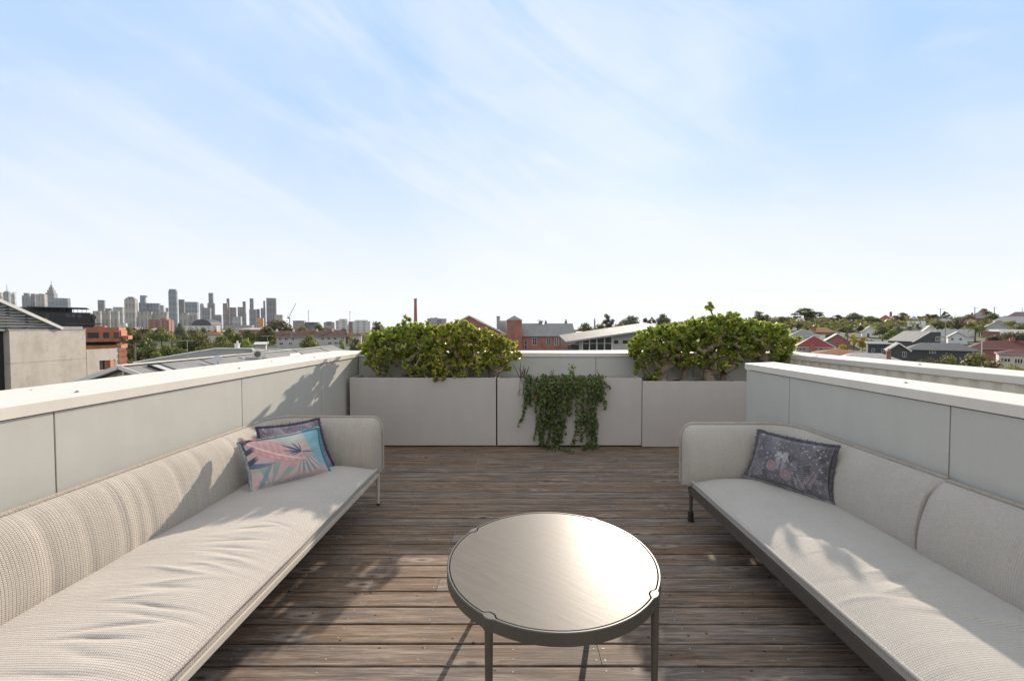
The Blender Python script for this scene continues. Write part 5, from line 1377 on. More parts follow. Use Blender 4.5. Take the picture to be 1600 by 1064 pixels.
# ================================================================ RIGHT: HILLSIDE HOUSES
house('beige bungalow with bright red roof and white ridge, right of the jade shrubs', 1243, 1305, 524.5, 542.5, 125, 12, 'hip', 'red', 'beige', ridge=True, wins=((1250, 1253.5, 544.5, 548.5), (1255, 1259, 544.5, 548.5), (1273, 1278, 543.6, 547), (1281, 1285, 543.6, 547)), hipk=1.3, chim=((1267, 1273, 540, 552, -.2),))
house('house with grey hipped roof and white hips behind the red roofed bungalow', 1232, 1281, 515, 525.5, 172, 12, 'hip', 'zinc', 'cream', ridge=True)
house('cottage with pale gabled roof and red brick gable right of the red roof', 1288, 1330, 521.3, 534, 150, 12, 'gable', 'pale', 'brick', axis='y', barge=True)
house('low house with terracotta roof in front of the red roofed bungalow', 1270, 1356, 544.5, 553.5, 92, 9, 'hip', 'terra', 'brick', hipk=1.4)
house('long shed with pale grey roof just above the corrugated parapet', 1300, 1418, 551, 566, 72, 9, 'hip', 'pale', 'grey', chim=((1382, 1388.5, 549, 563, .3),), name='house', hipk=.9)
t = house('flat roofed charcoal studio left of the grey gabled house', 1355, 1398, 534, 537, 108, 9, 'mono', 'mid', 'dark', wins=((1363, 1368, 545, 550), (1378, 1384, 545, 550)), name='house')
house('wide charcoal house with dark hipped roof behind the bushes', 1418, 1527, 535.5, 546.5, 90, 9, 'hip', 'slate', 'dark', wins=((1454, 1464, 549, 552.5),), hipk=.8)
house('charcoal front gable with pale barge boards beside the brick chimney', 1387, 1424, 535.8, 548, 84, 8, 'gable', 'slate', 'dark', axis='y', barge=True, wins=((1411, 1416.5, 549.5, 557.5),))
# steep dark wing
t = thing('house', 'steep charcoal wing with a pale sloping edge and one pale window', 'house', (xat(1450, 104), 107, -7)); Yw = 104
def zx(px, py): return (xat(px, Yw), zat(py, Yw))
m = MB(); m.prism([zx(1425, 548), zx(1470, 548), zx(1470, 518.8), zx(1452, 518.8), zx(1427, 533)], Yw, Yw + 7, 'y'); m.build('wall', WM['dark'], t)
m = MB(); a, b_2 = zx(1425, 534.5), zx(1452.5, 518.3); m.bar((a[0], Yw - .1, a[1]), (b_2[0], Yw - .1, b_2[1]), .3, .22); m.face([(a[0], Yw + .1, a[1] + .16), (b_2[0], Yw + .1, b_2[1] + .16), (b_2[0], Yw + 7, b_2[1] + .16), (a[0], Yw + 7, a[1] + .16)], [(0, 0), (0, 5), (7, 5), (7, 0)], 1); m.build('roof_edge', [MAT['trim'], RM['zinc']], t, recalc=False)
window_parts(t, xat(1462, Yw), xat(1469, Yw), zat(533, Yw), zat(526, Yw), Yw, panes=2)
house('house with broad maroon roof and two brick chimneys at the right edge', 1514, 1640, 532, 545.5, 95, 11, 'hip', 'maroon', 'brick', ridge=None, chim=((1543.5, 1551, 528.5, 536, 5), (1574.5, 1582, 529, 536, 5)), hipk=.9)
house('cream cottage with dark windows under a maroon roof at the right edge', 1562, 1650, 545, 553.5, 62, 6, 'hip', 'maroon', 'cream', wins=((1567.5, 1583, 560.5, 567.5), (1588, 1601, 560.5, 569)), over=.3, panes=3)
house('white front gable with pale barge boards left of the steep charcoal wing', 1440, 1468, 508.2, 520, 185, 14, 'gable', 'pale', 'white', axis='y', barge=True)
house('wide white cottage with pale roof behind the steep charcoal wing', 1464, 1524, 514.8, 526, 170, 10, 'gable', 'pale', 'white', wins=((1486, 1491, 527, 531),), barge=True)
house('little white porch gable with red posts in front of the wide pale roof', 1481, 1513, 518, 527, 158, 8, 'gable', 'pale', 'white', axis='y', barge=True, wins=((1487, 1491, 528, 532), (1499, 1503, 528, 532)))
house('pale gabled cottage with white side wall behind the yellow tree', 1346, 1374, 509.3, 519, 195, 12, 'gable', 'mid', 'white', axis='y', barge=True, wins=((1355, 1359, 521, 527),))
house('white roofed house high on the slope left of the palm', 1384, 1420, 501.8, 512, 245, 12, 'hip', 'white', 'cream')
house('wide whitish roofed house with front gable right of the flowering tree', 1404, 1446, 502, 513.5, 228, 12, 'gable', 'white', 'white', barge=True)
house('large hillside house with pale grey hipped roof at the right edge', 1548, 1640, 495, 504.5, 245, 16, 'hip', 'pale', 'cream', wins=((1570, 1576, 506, 509), (1588, 1594, 506, 509)))
house('lower gabled wing of the pale roofed hillside house', 1538, 1575, 502, 511.5, 225, 9, 'gable', 'pale', 'paleg', axis='y', barge=True)
house('house with long white verandah roof below the large hillside house', 1533, 1573, 514.5, 518, 185, 8, 'mono', 'white', 'brick')
house('red brick house with pale low roof behind the maroon chimneys', 1566, 1640, 515, 521, 165, 9, 'mono', 'pale', 'brick')
house('cottage with orange tiled roof in the middle of the slope', 1267, 1306, 511.5, 519, 215, 10, 'hip', 'orange', 'brick', chim=((1267, 1273, 511, 518, 1),))
house('cottage with white roof tucked among dark trees', 1325, 1341, 508.6, 514, 225, 9, 'gable', 'white', 'cream')
house('ridge top house with red brick walls and tall pale roofs under the big gum tree', 1238, 1264, 495.8, 503, 310, 14, 'hip', 'white', 'brick', chim=((1250, 1252.5, 494.5, 498, 4),))
house('ridge top cottage with low reddish roof left of the big gum tree', 1215, 1240, 500.5, 504.5, 300, 10, 'hip', 'terra', 'cream')
house('ridge top house with red tiled pyramid roof and tall chimney', 1370, 1398, 492, 500.5, 320, 14, 'hip', 'terra', 'brick', chim=((1381, 1384.5, 487.8, 493, 5),))
house('ridge top house with pale grey roof left of the crossarm pole', 1420, 1436, 494, 499, 320, 12, 'hip', 'pale', 'grey', chim=((1440, 1443, 491.5, 497, 4),))
house('ridge top house with dark slate roof behind the crossarm pole', 1449, 1486, 494.4, 500, 315, 12, 'hip', 'slate', 'grey')
house('ridge top house with twin chimneys and pale roof near the twin poles', 1513, 1546, 489, 497, 315, 13, 'hip', 'zinc', 'brick', chim=((1511, 1514.5, 489, 494, 3), (1527, 1531, 487.5, 494, 3)))
house('ridge top house with grey green roof at the right edge of the skyline', 1575, 1650, 487.2, 494, 320, 13, 'hip', 'mid', 'brick')
house('house with low red roof glimpsed under the ridge near the right edge', 1560, 1625, 493.5, 498, 285, 10, 'hip', 'terra', 'brick')
house('cottage with pale roof half hidden by the russet tree', 1463, 1496, 497.5, 503, 290, 10, 'hip', 'pale', 'cream')
house('house with faded pink roof on the slope right of the russet tree', 1506, 1530, 498, 503, 270, 10, 'hip', 'orange', 'cream')
t = thing('brick_wall', 'low red brick wall at the right edge behind the corrugated parapet', 'wall', (xat(1590, 52), 52, -8)); m = MB(); rect(m, 1562, 1650, 575, 640, 52, .25); m.build('wall', WM['brick'], t)
pole('power pole with crossarm standing between the yellow trees', 1324.5, 514.5, 108, .17, ((.3, 2.2), (1.0, 1.6)))
pole('ridge top power pole with wide crossarm beside the slate roofed house', 1468.5, 481.5, 300, .2, ((.6, 5.0),))
pole('left one of the twin ridge top power poles', 1522, 480, 300, .22, ((.5, 3.4),))
pole('right one of the twin ridge top power poles, with an aerial', 1552.5, 480.5, 300, .22, ((.5, 3.0), (-.3, 1.4)))
pole('thin pale mast at the right end of the skyline', 1596, 481, 300, .15, (), 'steel')
pole('pale pipe flue standing before the maroon roof', 1534.7, 533, 84, .09, (), 'cap', 'flue', 'flue')
pole('grey pole standing behind the wide charcoal house', 1477, 500, 150, .12, (), 'steel')

# ---------------------------------------------------------------- trees, one by one
for a in (
 # left, nearest first
 ('yellow green bush between the brick pier and the dark hipped roof', 210, 551, 58, 30, 'bush', 'bright'),
 ('large dark green tree right of the orange apartment building', 219, 519, 105, 52, 'round', 'dark'),
 ('broad dark bush low under the large dark tree on the left', 222, 538, 88, 50, 'bush', 'dark'),
 ('green bush just above the left end of the dark hipped roof', 236, 541, 72, 34, 'bush', 'green'),
 ('dark bush between the cypress and the olive bush', 262, 536, 88, 30, 'bush', 'dark'),
 ('bushy green tree under the tall roof aerial, low', 284, 533, 80, 40, 'bush', 'green'),
 ('dark bush behind the white chimney on the pale hipped roof', 358, 532, 82, 44, 'bush', 'dark'),
 ('green bush low before the dull olive tree', 322, 533, 84, 40, 'bush', 'green'),
 ('dark bush left of the flat white shed', 392, 537, 78, 22, 'bush', 'dark'),
 ('green bush behind the near power pole on the right', 1312, 541, 112, 24, 'bush', 'green'),
 ('low green hedge below the pale gabled cottage', 1358, 528, 140, 34, 'bush', 'green'),
 ('green tree above the wide dark bush on the right slope', 1392, 515, 150, 26, 'round', 'green'),
 ('dark tree between the two charcoal gables', 1432, 529, 118, 26, 'bush', 'dark'),
 ('leafy tree left of the large hillside house', 1530, 508, 190, 26, 'round', 'green'),
 ('olive bush right of the large dark tree beside the power pole', 254, 531, 100, 30, 'bush', 'olive'),
 ('slim dark cypress left of the tall roof aerial', 268.5, 525, 98, 6, 'cypress', 'dark'),
 ('dark green tree directly behind the tall roof aerial', 292, 519, 95, 34, 'round', 'dark'),
 ('light olive tree between two darker ones behind the ridge', 318, 520, 97, 34, 'round', 'olive'),
 ('full green tree above the satellite dish', 347, 521, 95, 38, 'round', 'green'),
 ('dull green tree right of the full green one over the dish', 372, 520, 110, 30, 'round', 'dark'),
 ('small bright tree left of the middle aerial', 386, 526.5, 80, 24, 'round', 'bright'),
 ('low bush with yellow tips under the middle aerial', 418, 538.5, 70, 30, 'bush', 'bright'),
 ('bright bush beside the red chimney pot', 446, 534, 72, 20, 'bush', 'bright'),
 ('pale bush with flowers left of the third aerial', 463, 535, 74, 20, 'bush', 'grey'),
 ('green bush below the brown roofed terrace, in its middle', 488, 532, 76, 28, 'bush', 'green'),
 ('brownish bush before the terrace windows', 508, 532.5, 78, 26, 'bush', 'olive'),
 ('yellow green bush at the end of the small dark hip roof', 520, 538.5, 70, 27, 'bush', 'bright'),
 ('round tree in front of the brown tiled roof', 484, 521.5, 115, 34, 'round', 'olive'),
 ('slender pale tree before the white gable end', 534, 526, 110, 14, 'spread', 'bright'),
 ('dark purple tree between the white gable and the left jade shrub', 556, 526, 110, 26, 'round', 'brown'),
 ('very wide dark brown tree below the tallest pair of right hand towers', 436, 498.5, 190, 58, 'round', 'brown'),
 ('dark green tree in front of the wide brown one', 417, 508.5, 165, 40, 'round', 'dark'),
 ('bushy tree right of the wide brown tree', 474, 509, 210, 30, 'round', 'olive'),
 ('dark rounded tree left of the white apartment block', 500, 505, 230, 24, 'round', 'dark'),
 ('olive tree under the white apartment block', 538, 511, 200, 20, 'round', 'olive'),
 ('dark tree just left of the left jade shrub on the skyline', 590, 501, 260, 26, 'round', 'dark'),
 ('green tree filling the gap between orange building and red brick block', 200, 509, 170, 30, 'round', 'green'),
 ('green tree under the tall pale light pole', 226, 510, 172, 34, 'round', 'olive'),
 ('green tree below the red brick block', 252, 510, 168, 34, 'round', 'green'),
 ('grey green rounded tree right of the red brick block', 281, 503.5, 230, 17, 'round', 'grey'),
 ('olive tree below the dark domed roof', 304, 512, 170, 34, 'round', 'olive'),
 ('dark tree left of the terracotta roofed cottage', 318, 511.5, 185, 24, 'round', 'dark'),
 ('dull tree right of the terracotta roofed cottage', 360, 511.5, 178, 32, 'round', 'olive'),
 ('dull tree left of the dark green tree before the brown one', 387, 513, 180, 28, 'round', 'green'),
 ('rounded green tree seen over the black building roof slope', 68, 495, 120, 30, 'round', 'olive'),
 # centre
 ('tall loose tree on the skyline right of the church spire', 950, 486.5, 260, 30, 'spread', 'grey'),
 ('broad tree on the skyline left of the right jade shrubs', 985, 492, 250, 44, 'round', 'grey'),
 ('green tree mass between factory roof and skillion roof', 914, 503, 200, 36, 'round', 'olive'),
 ('dark tree under the church spire', 938, 505, 190, 32, 'round', 'dark'),
 ('tiny round treetop above the factory roof ridge', 884, 498, 230, 10, 'round', 'dark'),
 ('second tiny treetop above the factory roof, next to its vent', 853, 499, 230, 9, 'round', 'brown'),
 ('loose tree showing behind the left end of the right jade shrubs', 1014, 488, 250, 20, 'spread', 'brown'),
 ('tree showing above the left end of the right jade shrubs', 1036, 489, 255, 28, 'round', 'grey'),
 ('green tree low on the skyline behind the hall roof', 968, 504, 200, 40, 'round', 'olive'),
 # right
 ('big spreading gum tree on the ridge, largest on the right skyline', 1259, 478, 290, 52, 'spread', 'dark'),
 ('feathery tree rising behind the right end of the jade shrubs', 1187, 483, 260, 34, 'spread', 'grey'),
 ('low trees behind the ridge top cottage left of the gum', 1222, 494, 300, 24, 'round', 'olive'),
 ('open brownish tree on the ridge right of the gum tree', 1307, 491, 300, 26, 'spread', 'brown'),
 ('rounded dense tree on the ridge between two open ones', 1333, 488, 290, 30, 'round', 'grey'),
 ('low green tree on the ridge left of the red pyramid roof', 1360, 493, 270, 34, 'round', 'green'),
 ('open tree on the ridge right of the red pyramid roof', 1408, 487.5, 310, 26, 'spread', 'olive'),
 ('flat topped tree on the ridge left of the crossarm pole', 1454, 487, 310, 22, 'spread', 'dark'),
 ('small tree on the ridge right of the crossarm pole', 1476, 485.5, 310, 14, 'spread', 'dark'),
 ('dark domed tree between the twin ridge poles', 1537, 481, 320, 20, 'round', 'dark'),
 ('low dark tree right of the twin ridge poles', 1550, 488.5, 290, 22, 'round', 'green'),
 ('rounded green tree on the slope below the gum tree', 1283, 499, 255, 26, 'round', 'green'),
 ('dark round tree beside the rounded green one below the gum', 1301, 499, 250, 22, 'round', 'dark'),
 ('olive tree above the orange tiled cottage', 1246, 503.5, 250, 28, 'round', 'olive'),
 ('tree with pale bark beside the white house wall', 1318, 497, 240, 22, 'round', 'grey'),
 ('dark low tree in front of the white roofed cottage', 1322, 510, 200, 30, 'round', 'dark'),
 ('russet tree right of the white roofed cottage', 1344, 507, 205, 14, 'round', 'brown'),
 ('dark green hedge like tree between grey and pale gabled roofs', 1297, 517, 168, 32, 'bush', 'dark'),
 ('low yellow tree left of the near power pole', 1316, 533.5, 120, 19, 'bush', 'yellow'),
 ('tall yellow tree right of the near power pole', 1334, 519.5, 130, 15, 'spread', 'yellow'),
 ('orange yellow tree beside the pale gabled cottage', 1348, 525, 132, 15, 'round', 'yellow'),
 ('full green tree right of the pale gabled cottage', 1379, 508, 165, 30, 'round', 'green'),
 ('grey leaved tree with white flowers on the slope', 1402, 509, 160, 30, 'round', 'grey'),
 ('dark green bush under the flowering tree', 1410, 522, 140, 44, 'bush', 'dark'),
 ('bright green bush left of the steep charcoal wing', 1428, 518.5, 135, 28, 'bush', 'bright'),
 ('palm tree on the slope left of the white front gable', 1421, 502.5, 175, 26, 'palm', 'dark'),
 ('palm tree on the slope right of the wide white cottage', 1524, 504.5, 165, 26, 'palm', 'dark'),
 ('olive tree behind the white front gable', 1465, 499.5, 240, 24, 'round', 'olive'),
 ('half bare russet tree in the middle of the right slope', 1496, 491, 215, 38, 'bare', 'brown'),
 ('green tree on the ridge above the russet tree', 1512, 490.5, 290, 18, 'round', 'olive'),
 ('ragged olive bush in front of the wide charcoal house', 1482, 543.5, 66, 44, 'bush', 'olive'),
 ('taller ragged bush with rusty top right of the olive one', 1534, 540.5, 62, 60, 'bush', 'olive'),
 ('dry twiggy bush at the left of the olive bush', 1452, 556, 64, 40, 'bare', 'olive'),
 ('broad leaved bright plant under the cream cottage windows', 1581, 562.5, 50, 24, 'bush', 'bright'),
 ('brown bushes before the low brick house on the right', 1590, 515.5, 140, 36, 'bush', 'brown'),
 ('green tree below the large hillside house', 1556, 519, 150, 26, 'bush', 'brown'),
 ('low tree at the right edge above the maroon roof', 1600, 505, 200, 26, 'round', 'olive'),
): tree(*a)
# far woods that read as one mass
m = MB(); rr = random.Random(8)
for k in range(2600):
    az = rr.uniform(-.98, .96); r = 230 * (8 ** rr.random())
    x, y = r * math.sin(az), r * math.cos(az)
    if y < 225: continue
    z = terr(x, y); h = rr.uniform(2.5, 5.2) * (1.25 if az < .1 else 1); s = rr.uniform(3, 6.5)
    for q in range(16):
        p = Vector((x + rr.uniform(-s, s), y + rr.uniform(-s, s), z + h * rr.uniform(.15, 1) ** .7)); nn = Vector((rr.gauss(0, 1), rr.gauss(-.6, 1), rr.gauss(.7, .8))).normalized(); t1 = nn.orthogonal().normalized() * rr.uniform(.8, 2.0); t2 = nn.cross(t1).normalized() * rr.uniform(.7, 1.7)
        m.face([p - t1, p - t2, p + t1, p + t2])
o = m.build('distant_woods', VG['olive'], recalc=False); tag(o, 'far off tree canopy covering the suburbs out to the city', 'woods', kind='stuff')
# far low roofs
rr = random.Random(14)
for k in range(46):
    az = rr.uniform(-.93, -.16) if k < 38 else rr.uniform(.05, .25); Y = rr.uniform(330, 800); x = Y * math.tan(az); w_, d_, h_ = rr.uniform(8, 26), rr.uniform(8, 12), rr.uniform(6.2, 9.0)
    t = thing('house', 'small pale house among the far off trees below the city', 'house', (x, Y, -8.2), 'small far off houses below the city')
    wl = MB(); wl.box((x - w_ / 2, Y - d_ / 2, -8.2), (x + w_ / 2, Y + d_ / 2, -8 + h_ - .1)); wl.build('wall', WM[rr.choice(('cream', 'white', 'beige', 'paleg', 'brick'))], t)
    rf = MB(); roof_solid(rf, rr.choice(('hip', 'gable')), 'x', x - w_ / 2 - .4, x + w_ / 2 + .4, Y - d_ / 2 - .4, Y + d_ / 2 + .4, -8 + h_, -8 + h_ + rr.uniform(1.5, 2.6)); rf.build('roof', [RM[rr.choice(('white', 'pale', 'zinc', 'terra', 'brown', 'white'))], WM['grey']], t, recalc=False)

# ================================================================ CITY
def facade(name, c, dark, sx=9, sz=14, stripe=.5, rough=.5, glass=0):
    t = NT(name); co = t.coords(); sp = t.n('ShaderNodeSeparateXYZ', inp={0: co})
    u = t.math('ADD', sp.outputs[0], sp.outputs[1])
    a = t.math('FRACT', t.math('MULTIPLY', u, 1 / sx)); b = t.math('FRACT', t.math('MULTIPLY', sp.outputs[2], 1 / sz))
    va = t.math('GREATER_THAN', a, 1 - stripe); vb = t.math('GREATER_THAN', b, .35)
    m_ = t.math('MULTIPLY', va, vb)
    n = t.noise(t.map(co, (.012, .012, .03)), 1.3, 4, .6)
    cc = t.mix(t.math('MULTIPLY', m_, .8), c, dark)
    cc = t.mix(1, cc, t.ramp(n, [(.3, .75), (.7, 1.2)]), 'MULTIPLY')
    t.set(color=cc, rough=rough, spec=.5 if glass else .3); return t.m
CM = dict(
    beige=facade('beige_tower', (.31, .285, .255), (.135, .13, .125), 17, 60, .45), grey=facade('grey_tower', (.17, .178, .188), (.075, .085, .095), 15, 45, .5), blue=facade('blue_glass_tower', (.135, .18, .22), (.065, .095, .125), 19, 38, .6, .25, 1),
    dark=facade('dark_tower', (.13, .13, .14), (.05, .055, .065), 14, 50, .55, .3, 1), pale=facade('pale_tower', (.34, .34, .335), (.17, .175, .18), 16, 42, .4), rose=facade('rose_tower', (.22, .165, .155), (.10, .08, .085), 14, 55, .5), red=facade('red_block', (.36, .15, .10), (.12, .10, .10), 7, 3.3, .5), orange=facade('orange_block', (.55, .27, .12), (.3, .2, .14), 9, 4, .4),
    white=facade('white_block', (.62, .61, .585), (.30, .30, .30), 7, 3.2, .45))
def tower(label, px0, px1, pyt, Y=3000, mat='grey', ratio=.8, rot=22, top=(), spire=None, name='skyscraper', cat='skyscraper', zb=-10, round_=False, group=None):
    cx = xat((px0 + px1) / 2, Y); wpx = (px1 - px0) / F * Y; a = rad(rot)
    phi = math.atan2(cx, Y)
    # projected width of a unit footprint across the line of sight
    s = Vector((math.cos(phi), -math.sin(phi))); ex = Vector((math.cos(a), math.sin(a))); ey = Vector((-math.sin(a), math.cos(a)))
    pw = abs(s.dot(ex)) + ratio * abs(s.dot(ey)); wx = wpx * math.cos(phi) / pw * 1.0; wy = wx * ratio
    zt_ = zat(pyt, Y); t = thing(name, label, cat, (cx, Y, zb), group or 'towers of the city skyline'); t.rotation_euler.z = a
    H = zt_ - zb; m = MB()
    def bx(m, kx, ky, z0, z1, ox=0, oy=0): m.box((cx + ox * wx - wx * kx / 2, Y + oy * wy - wy * ky / 2, z0), (cx + ox * wx + wx * kx / 2, Y + oy * wy + wy * ky / 2, z1))
    if round_: m.lathe([(.5, 0), (.5, .9), (.46, .95), (.36, .985), (.2, 1)], 20); m.v = [(cx + p[0] * wx, Y + p[1] * wy, zb + p[2] * H) for p in m.v]
    else: bx(m, 1, 1, zb, zt_)
    m.build('body', CM[mat], t)
    if top:
        m = MB(); z = zt_
        for (kx, ky, dpx, ox) in top:
            dz = dpx / F * Y; bx(m, kx, ky, z + .002, z + dz, ox); z += dz
        m.build('crown', CM[mat if mat != 'beige' else 'grey'], t)
        zt_ = z
    if spire:
        m = MB(); m.tube([(cx + spire[2] * wx, Y, zt_), (cx + spire[2] * wx, Y, zt_ + spire[0] / F * Y)], [spire[1], spire[1] * .4], 6); m.build('spire', CM['grey'], t)
    return t
for a in (
 ('pale tower cut by the left edge of the skyline', -4, 7, 457, 3000, 'beige'),
 ('dark tower with thin mast, second from the left edge', 7, 19.5, 457, 3000, 'grey', .8, 22, ((.7, .7, 1.8, 0),), (11, 2.2, 0)),
 ('white and dark tower with a crane bar on its roof, third from the left edge', 19, 27.5, 459, 3050, 'pale', .8, 22, ((.25, .25, 1.5, 0), (1.5, .06, .7, .2))),
 ('grey slab with stepped shoulder left of the spired tower', 36, 50, 462, 2900, 'grey', .6, 22, ((.68, .9, 4, .1),)),
 ('dark grey slab next to the stepped slab', 50, 58.6, 459, 2950, 'dark'),
 ('broad beige tower left of the spired tower', 58, 76, 460, 2900, 'beige', .7, 22, ((.5, .6, 1, 0),)),
 ('stepped stone tower with tall pointed spire, highest on the far left', 73, 92, 458, 3000, 'grey', .9, 22, ((.72, .72, 4.5, 0), (.45, .45, 4, 0), (.22, .22, 3.5, 0)), (7, 2.4, 0)),
 ('wide blue glass block with pale right side in front of the spired tower', 79, 112, 466, 2750, 'blue', .35),
 ('low pale block at the foot of the left towers', 27, 44, 480, 2600, 'beige'),
 ('isolated grey box tower right of the black building', 154, 166, 469, 2900, 'grey', .5),
 ('low grey block right of the isolated box tower', 166, 178, 482, 2950, 'grey'),
 ('plain pale block left of the round topped tower', 178, 196, 480, 2850, 'pale', .6),
 ('first of the beige housing slabs, leftmost', 146, 160, 486, 2100, 'beige', .5),
 ('second of the beige housing slabs, with dark seams', 160, 175, 485.5, 2150, 'beige', .5),
 ('third of the beige housing slabs, pale right side', 174, 188, 486.5, 2100, 'beige', .5),
 ('stone tower with rounded stepped top', 195.5, 217, 468, 2800, 'beige', .8, 22, ((.8, .8, 2, 0), (.5, .5, 2, 0))),
 ('tower with dark boxy core overhanging to the right', 218, 232, 473, 2900, 'blue', .8, 22, ((.7, .7, 8, 0), (.85, .8, 3.2, .1))),
 ('long dark glass block right of the boxy core tower', 231, 252, 474, 2950, 'blue', .5),
 ('pale block at the right end of the dark glass block', 250, 258, 477, 2900, 'pale'),
 ('long beige housing slab above the red brick block', 217, 240, 487.5, 2100, 'beige', .4),
 ('beige housing slab right of the long one above the red block', 240, 264, 488, 2150, 'beige', .4),
 ('thin grey block just left of the tallest tower', 259.5, 265, 481, 3000, 'pale'),
 ('tallest glass tower of the skyline with bright right edge', 264.5, 279, 455, 2800, 'blue', .55, 22, ((.85, .9, 3, 0),)),
 ('dark brown tower right of the tallest one', 280, 290, 468, 2900, 'dark', .6),
 ('wide blue grey block behind the dark brown tower', 289, 312, 472, 3100, 'blue', .5),
 ('pale domed block in the middle of the skyline', 312, 321, 474, 3000, 'pale', .9, 10, (), None, 'skyscraper', 'skyscraper', -10, True),
 ('grey tower foot left of the slim double tower', 317, 331, 481, 2900, 'grey', .7),
 ('slim tall tower with wider lower half', 325, 337, 474, 3000, 'grey', .7, 22, ((.66, .7, 16, 0),)),
 ('beige slab below the wide blue grey block', 281, 296, 489, 2200, 'beige', .5),
 ('pale slab left of the dark domed roof', 296, 311, 488.5, 2250, 'pale', .5),
 ('low grey block right of the slim double tower', 335, 348, 492, 2900, 'grey'),
 ('pale brown tower right of a gap in the skyline', 349, 357, 474, 2850, 'rose', .7),
 ('thin dark tower behind the pale brown one', 355, 359.8, 466.5, 3100, 'dark'),
 ('rosy tower with flat top', 359.5, 370.5, 480.5, 2900, 'rose', .6),
 ('grey block joined to a thin tower on its right', 372, 385.5, 480, 2900, 'grey', .6),
 ('thin tower rising from the right end of the grey block', 380, 385, 471, 2950, 'dark'),
 ('dark tall tower on a broad base left of the orange block', 390, 401.5, 483.5, 2900, 'grey', .7, 22, ((.55, .6, 17, -.15),)),
 ('short dark tower between two tall ones', 401, 407, 483, 3000, 'dark'),
 ('grey tower with a slimmer tower fused behind it', 408, 416, 481.5, 2950, 'grey', .7, 22, ((.4, .5, 11.5, .25),)),
 ('twin faced dark tower with reddish right side, last of the tall ones', 417, 433, 466, 2850, 'dark', .6),
 ('low beige block right of the last tall tower', 429, 443, 492, 2500, 'beige'),
 ('small orange block at the foot of the right hand towers', 401, 413, 497, 1900, 'orange', .8),
 ('pale low block behind the rosy tower', 363, 379, 495, 2400, 'pale'),
): tower(*a)
t = tower('red brick apartment block with white bands below the tallest tower', 232, 273, 500, 620, 'red', .5, 12, ((.3, .8, 2, .2), ), None, 'apartment_building', 'building', -9, False, 'mid distance blocks')
t = thing('stadium', 'dark domed roof below the middle of the skyline', 'stadium', (xat(321, 900), 900, -9)); m = MB(); x_ = xat(321, 900); zt_ = zat(499, 900)
P = [[(x_ + 21 * math.cos(math.pi * i / 16), 890 + 30 * j / 4, zat(511, 900) + (zt_ - zat(511, 900)) * math.sin(math.pi * i / 16) ** .7) for i in range(17)] for j in range(5)]
m.grid(P); m.prism([(x_ - 21, -9), (x_ + 21, -9), (x_ + 21, zat(511, 900))] + [(x_ + 21 * math.cos(math.pi * i / 16), zat(511, 900) + (zt_ - zat(511, 900)) * math.sin(math.pi * i / 16) ** .7) for i in range(1, 16)] + [(x_ - 21, zat(511, 900))], 889.5, 890, 'y'); m.build('roof', WM['dark'], t, True)
for a in (
 ('white apartment block with dark window strip on the mid skyline', 525, 545, 501, 480, 'white', .6, 12, ((.7, .8, 2.5, .1),)),
 ('curved roofed apartment block nearest the left jade shrub', 551, 580, 502, 500, 'white', .5, 12, ((.75, .8, 1.8, 0),)),
 ('blue grey apartment block left of the white one', 506, 524, 503.5, 560, 'pale', .5, 12, ((.6, .6, 1, 0),)),
 ('low pale apartments right of the wide brown tree', 458, 478, 501, 640, 'beige', .5, 12),
 ('grey apartments under the first floodlight mast', 474, 500, 503.5, 650, 'grey', .5, 12),
 ('rosy apartments between mast and curved roof', 544, 556, 502.5, 540, 'rose', .6, 12),
 ('pale flat block behind the left jade shrub right of the chimney stack', 668, 698, 498, 600, 'pale', .5, 8, ((.35, .6, 1.3, -.2), (.2, .5, .6, .0))),
 ('white low hall in the trees right of the red brick block', 288, 345, 509, 520, 'white', .2, 6),
 ('beige low hall left of the wide brown tree', 352, 398, 508, 560, 'beige', .2, 6),
 ('low pale hall between orange building and red block', 186, 200, 505, 420, 'white', .4, 8),
): tower(*a[:8], *( [a[8]] if len(a) > 8 else [()] ), None, 'apartment_building', 'building', -9, False, 'mid distance blocks')
t = thing('tower_crane', 'slanting construction crane right of the last tall tower', 'crane', (xat(453, 900), 900, -9)); x_ = xat(453, 900); m = MB(); zc = zat(497, 900)
m.bar((x_, 900, -9), (x_, 900, zc), 1.6); m.build('mast', MAT['steel'], t); m = MB(); m.bar((x_ - 3, 900, zc - 1), (xat(463, 900), 900, zat(474, 900)), .8); m.build('jib', MAT['steel'], t); m = MB(); m.obox((x_ - 2.5, 900, zc + .5), (4.5, 2, 3)); m.bar((x_ - 2, 900, zc), (x_ - 4, 900, zc + 6), .5); m.bar((x_ - 4, 900, zc + 6), (xat(460, 900), 900, zat(481, 900)), .15); m.build('cab', MAT['black'], t)

# ---------------------------------------------------------------- the air between
hm = bpy.data.materials.new('thin_haze'); hm.use_nodes = True; hn = hm.node_tree; hn.nodes.clear()
ho = hn.nodes.new('ShaderNodeOutputMaterial'); hv = hn.nodes.new('ShaderNodeVolumePrincipled'); hv.inputs['Color'].default_value = (.86, .90, .95, 1); hv.inputs['Density'].default_value = .00003; hv.inputs['Anisotropy'].default_value = .2
hn.links.new(hv.outputs[0], ho.inputs['Volume'])
b = MB(); b.box((-4700, -4700, -12), (4700, 4700, 330)); o = b.build('haze', hm); tag(o, kind='stuff')
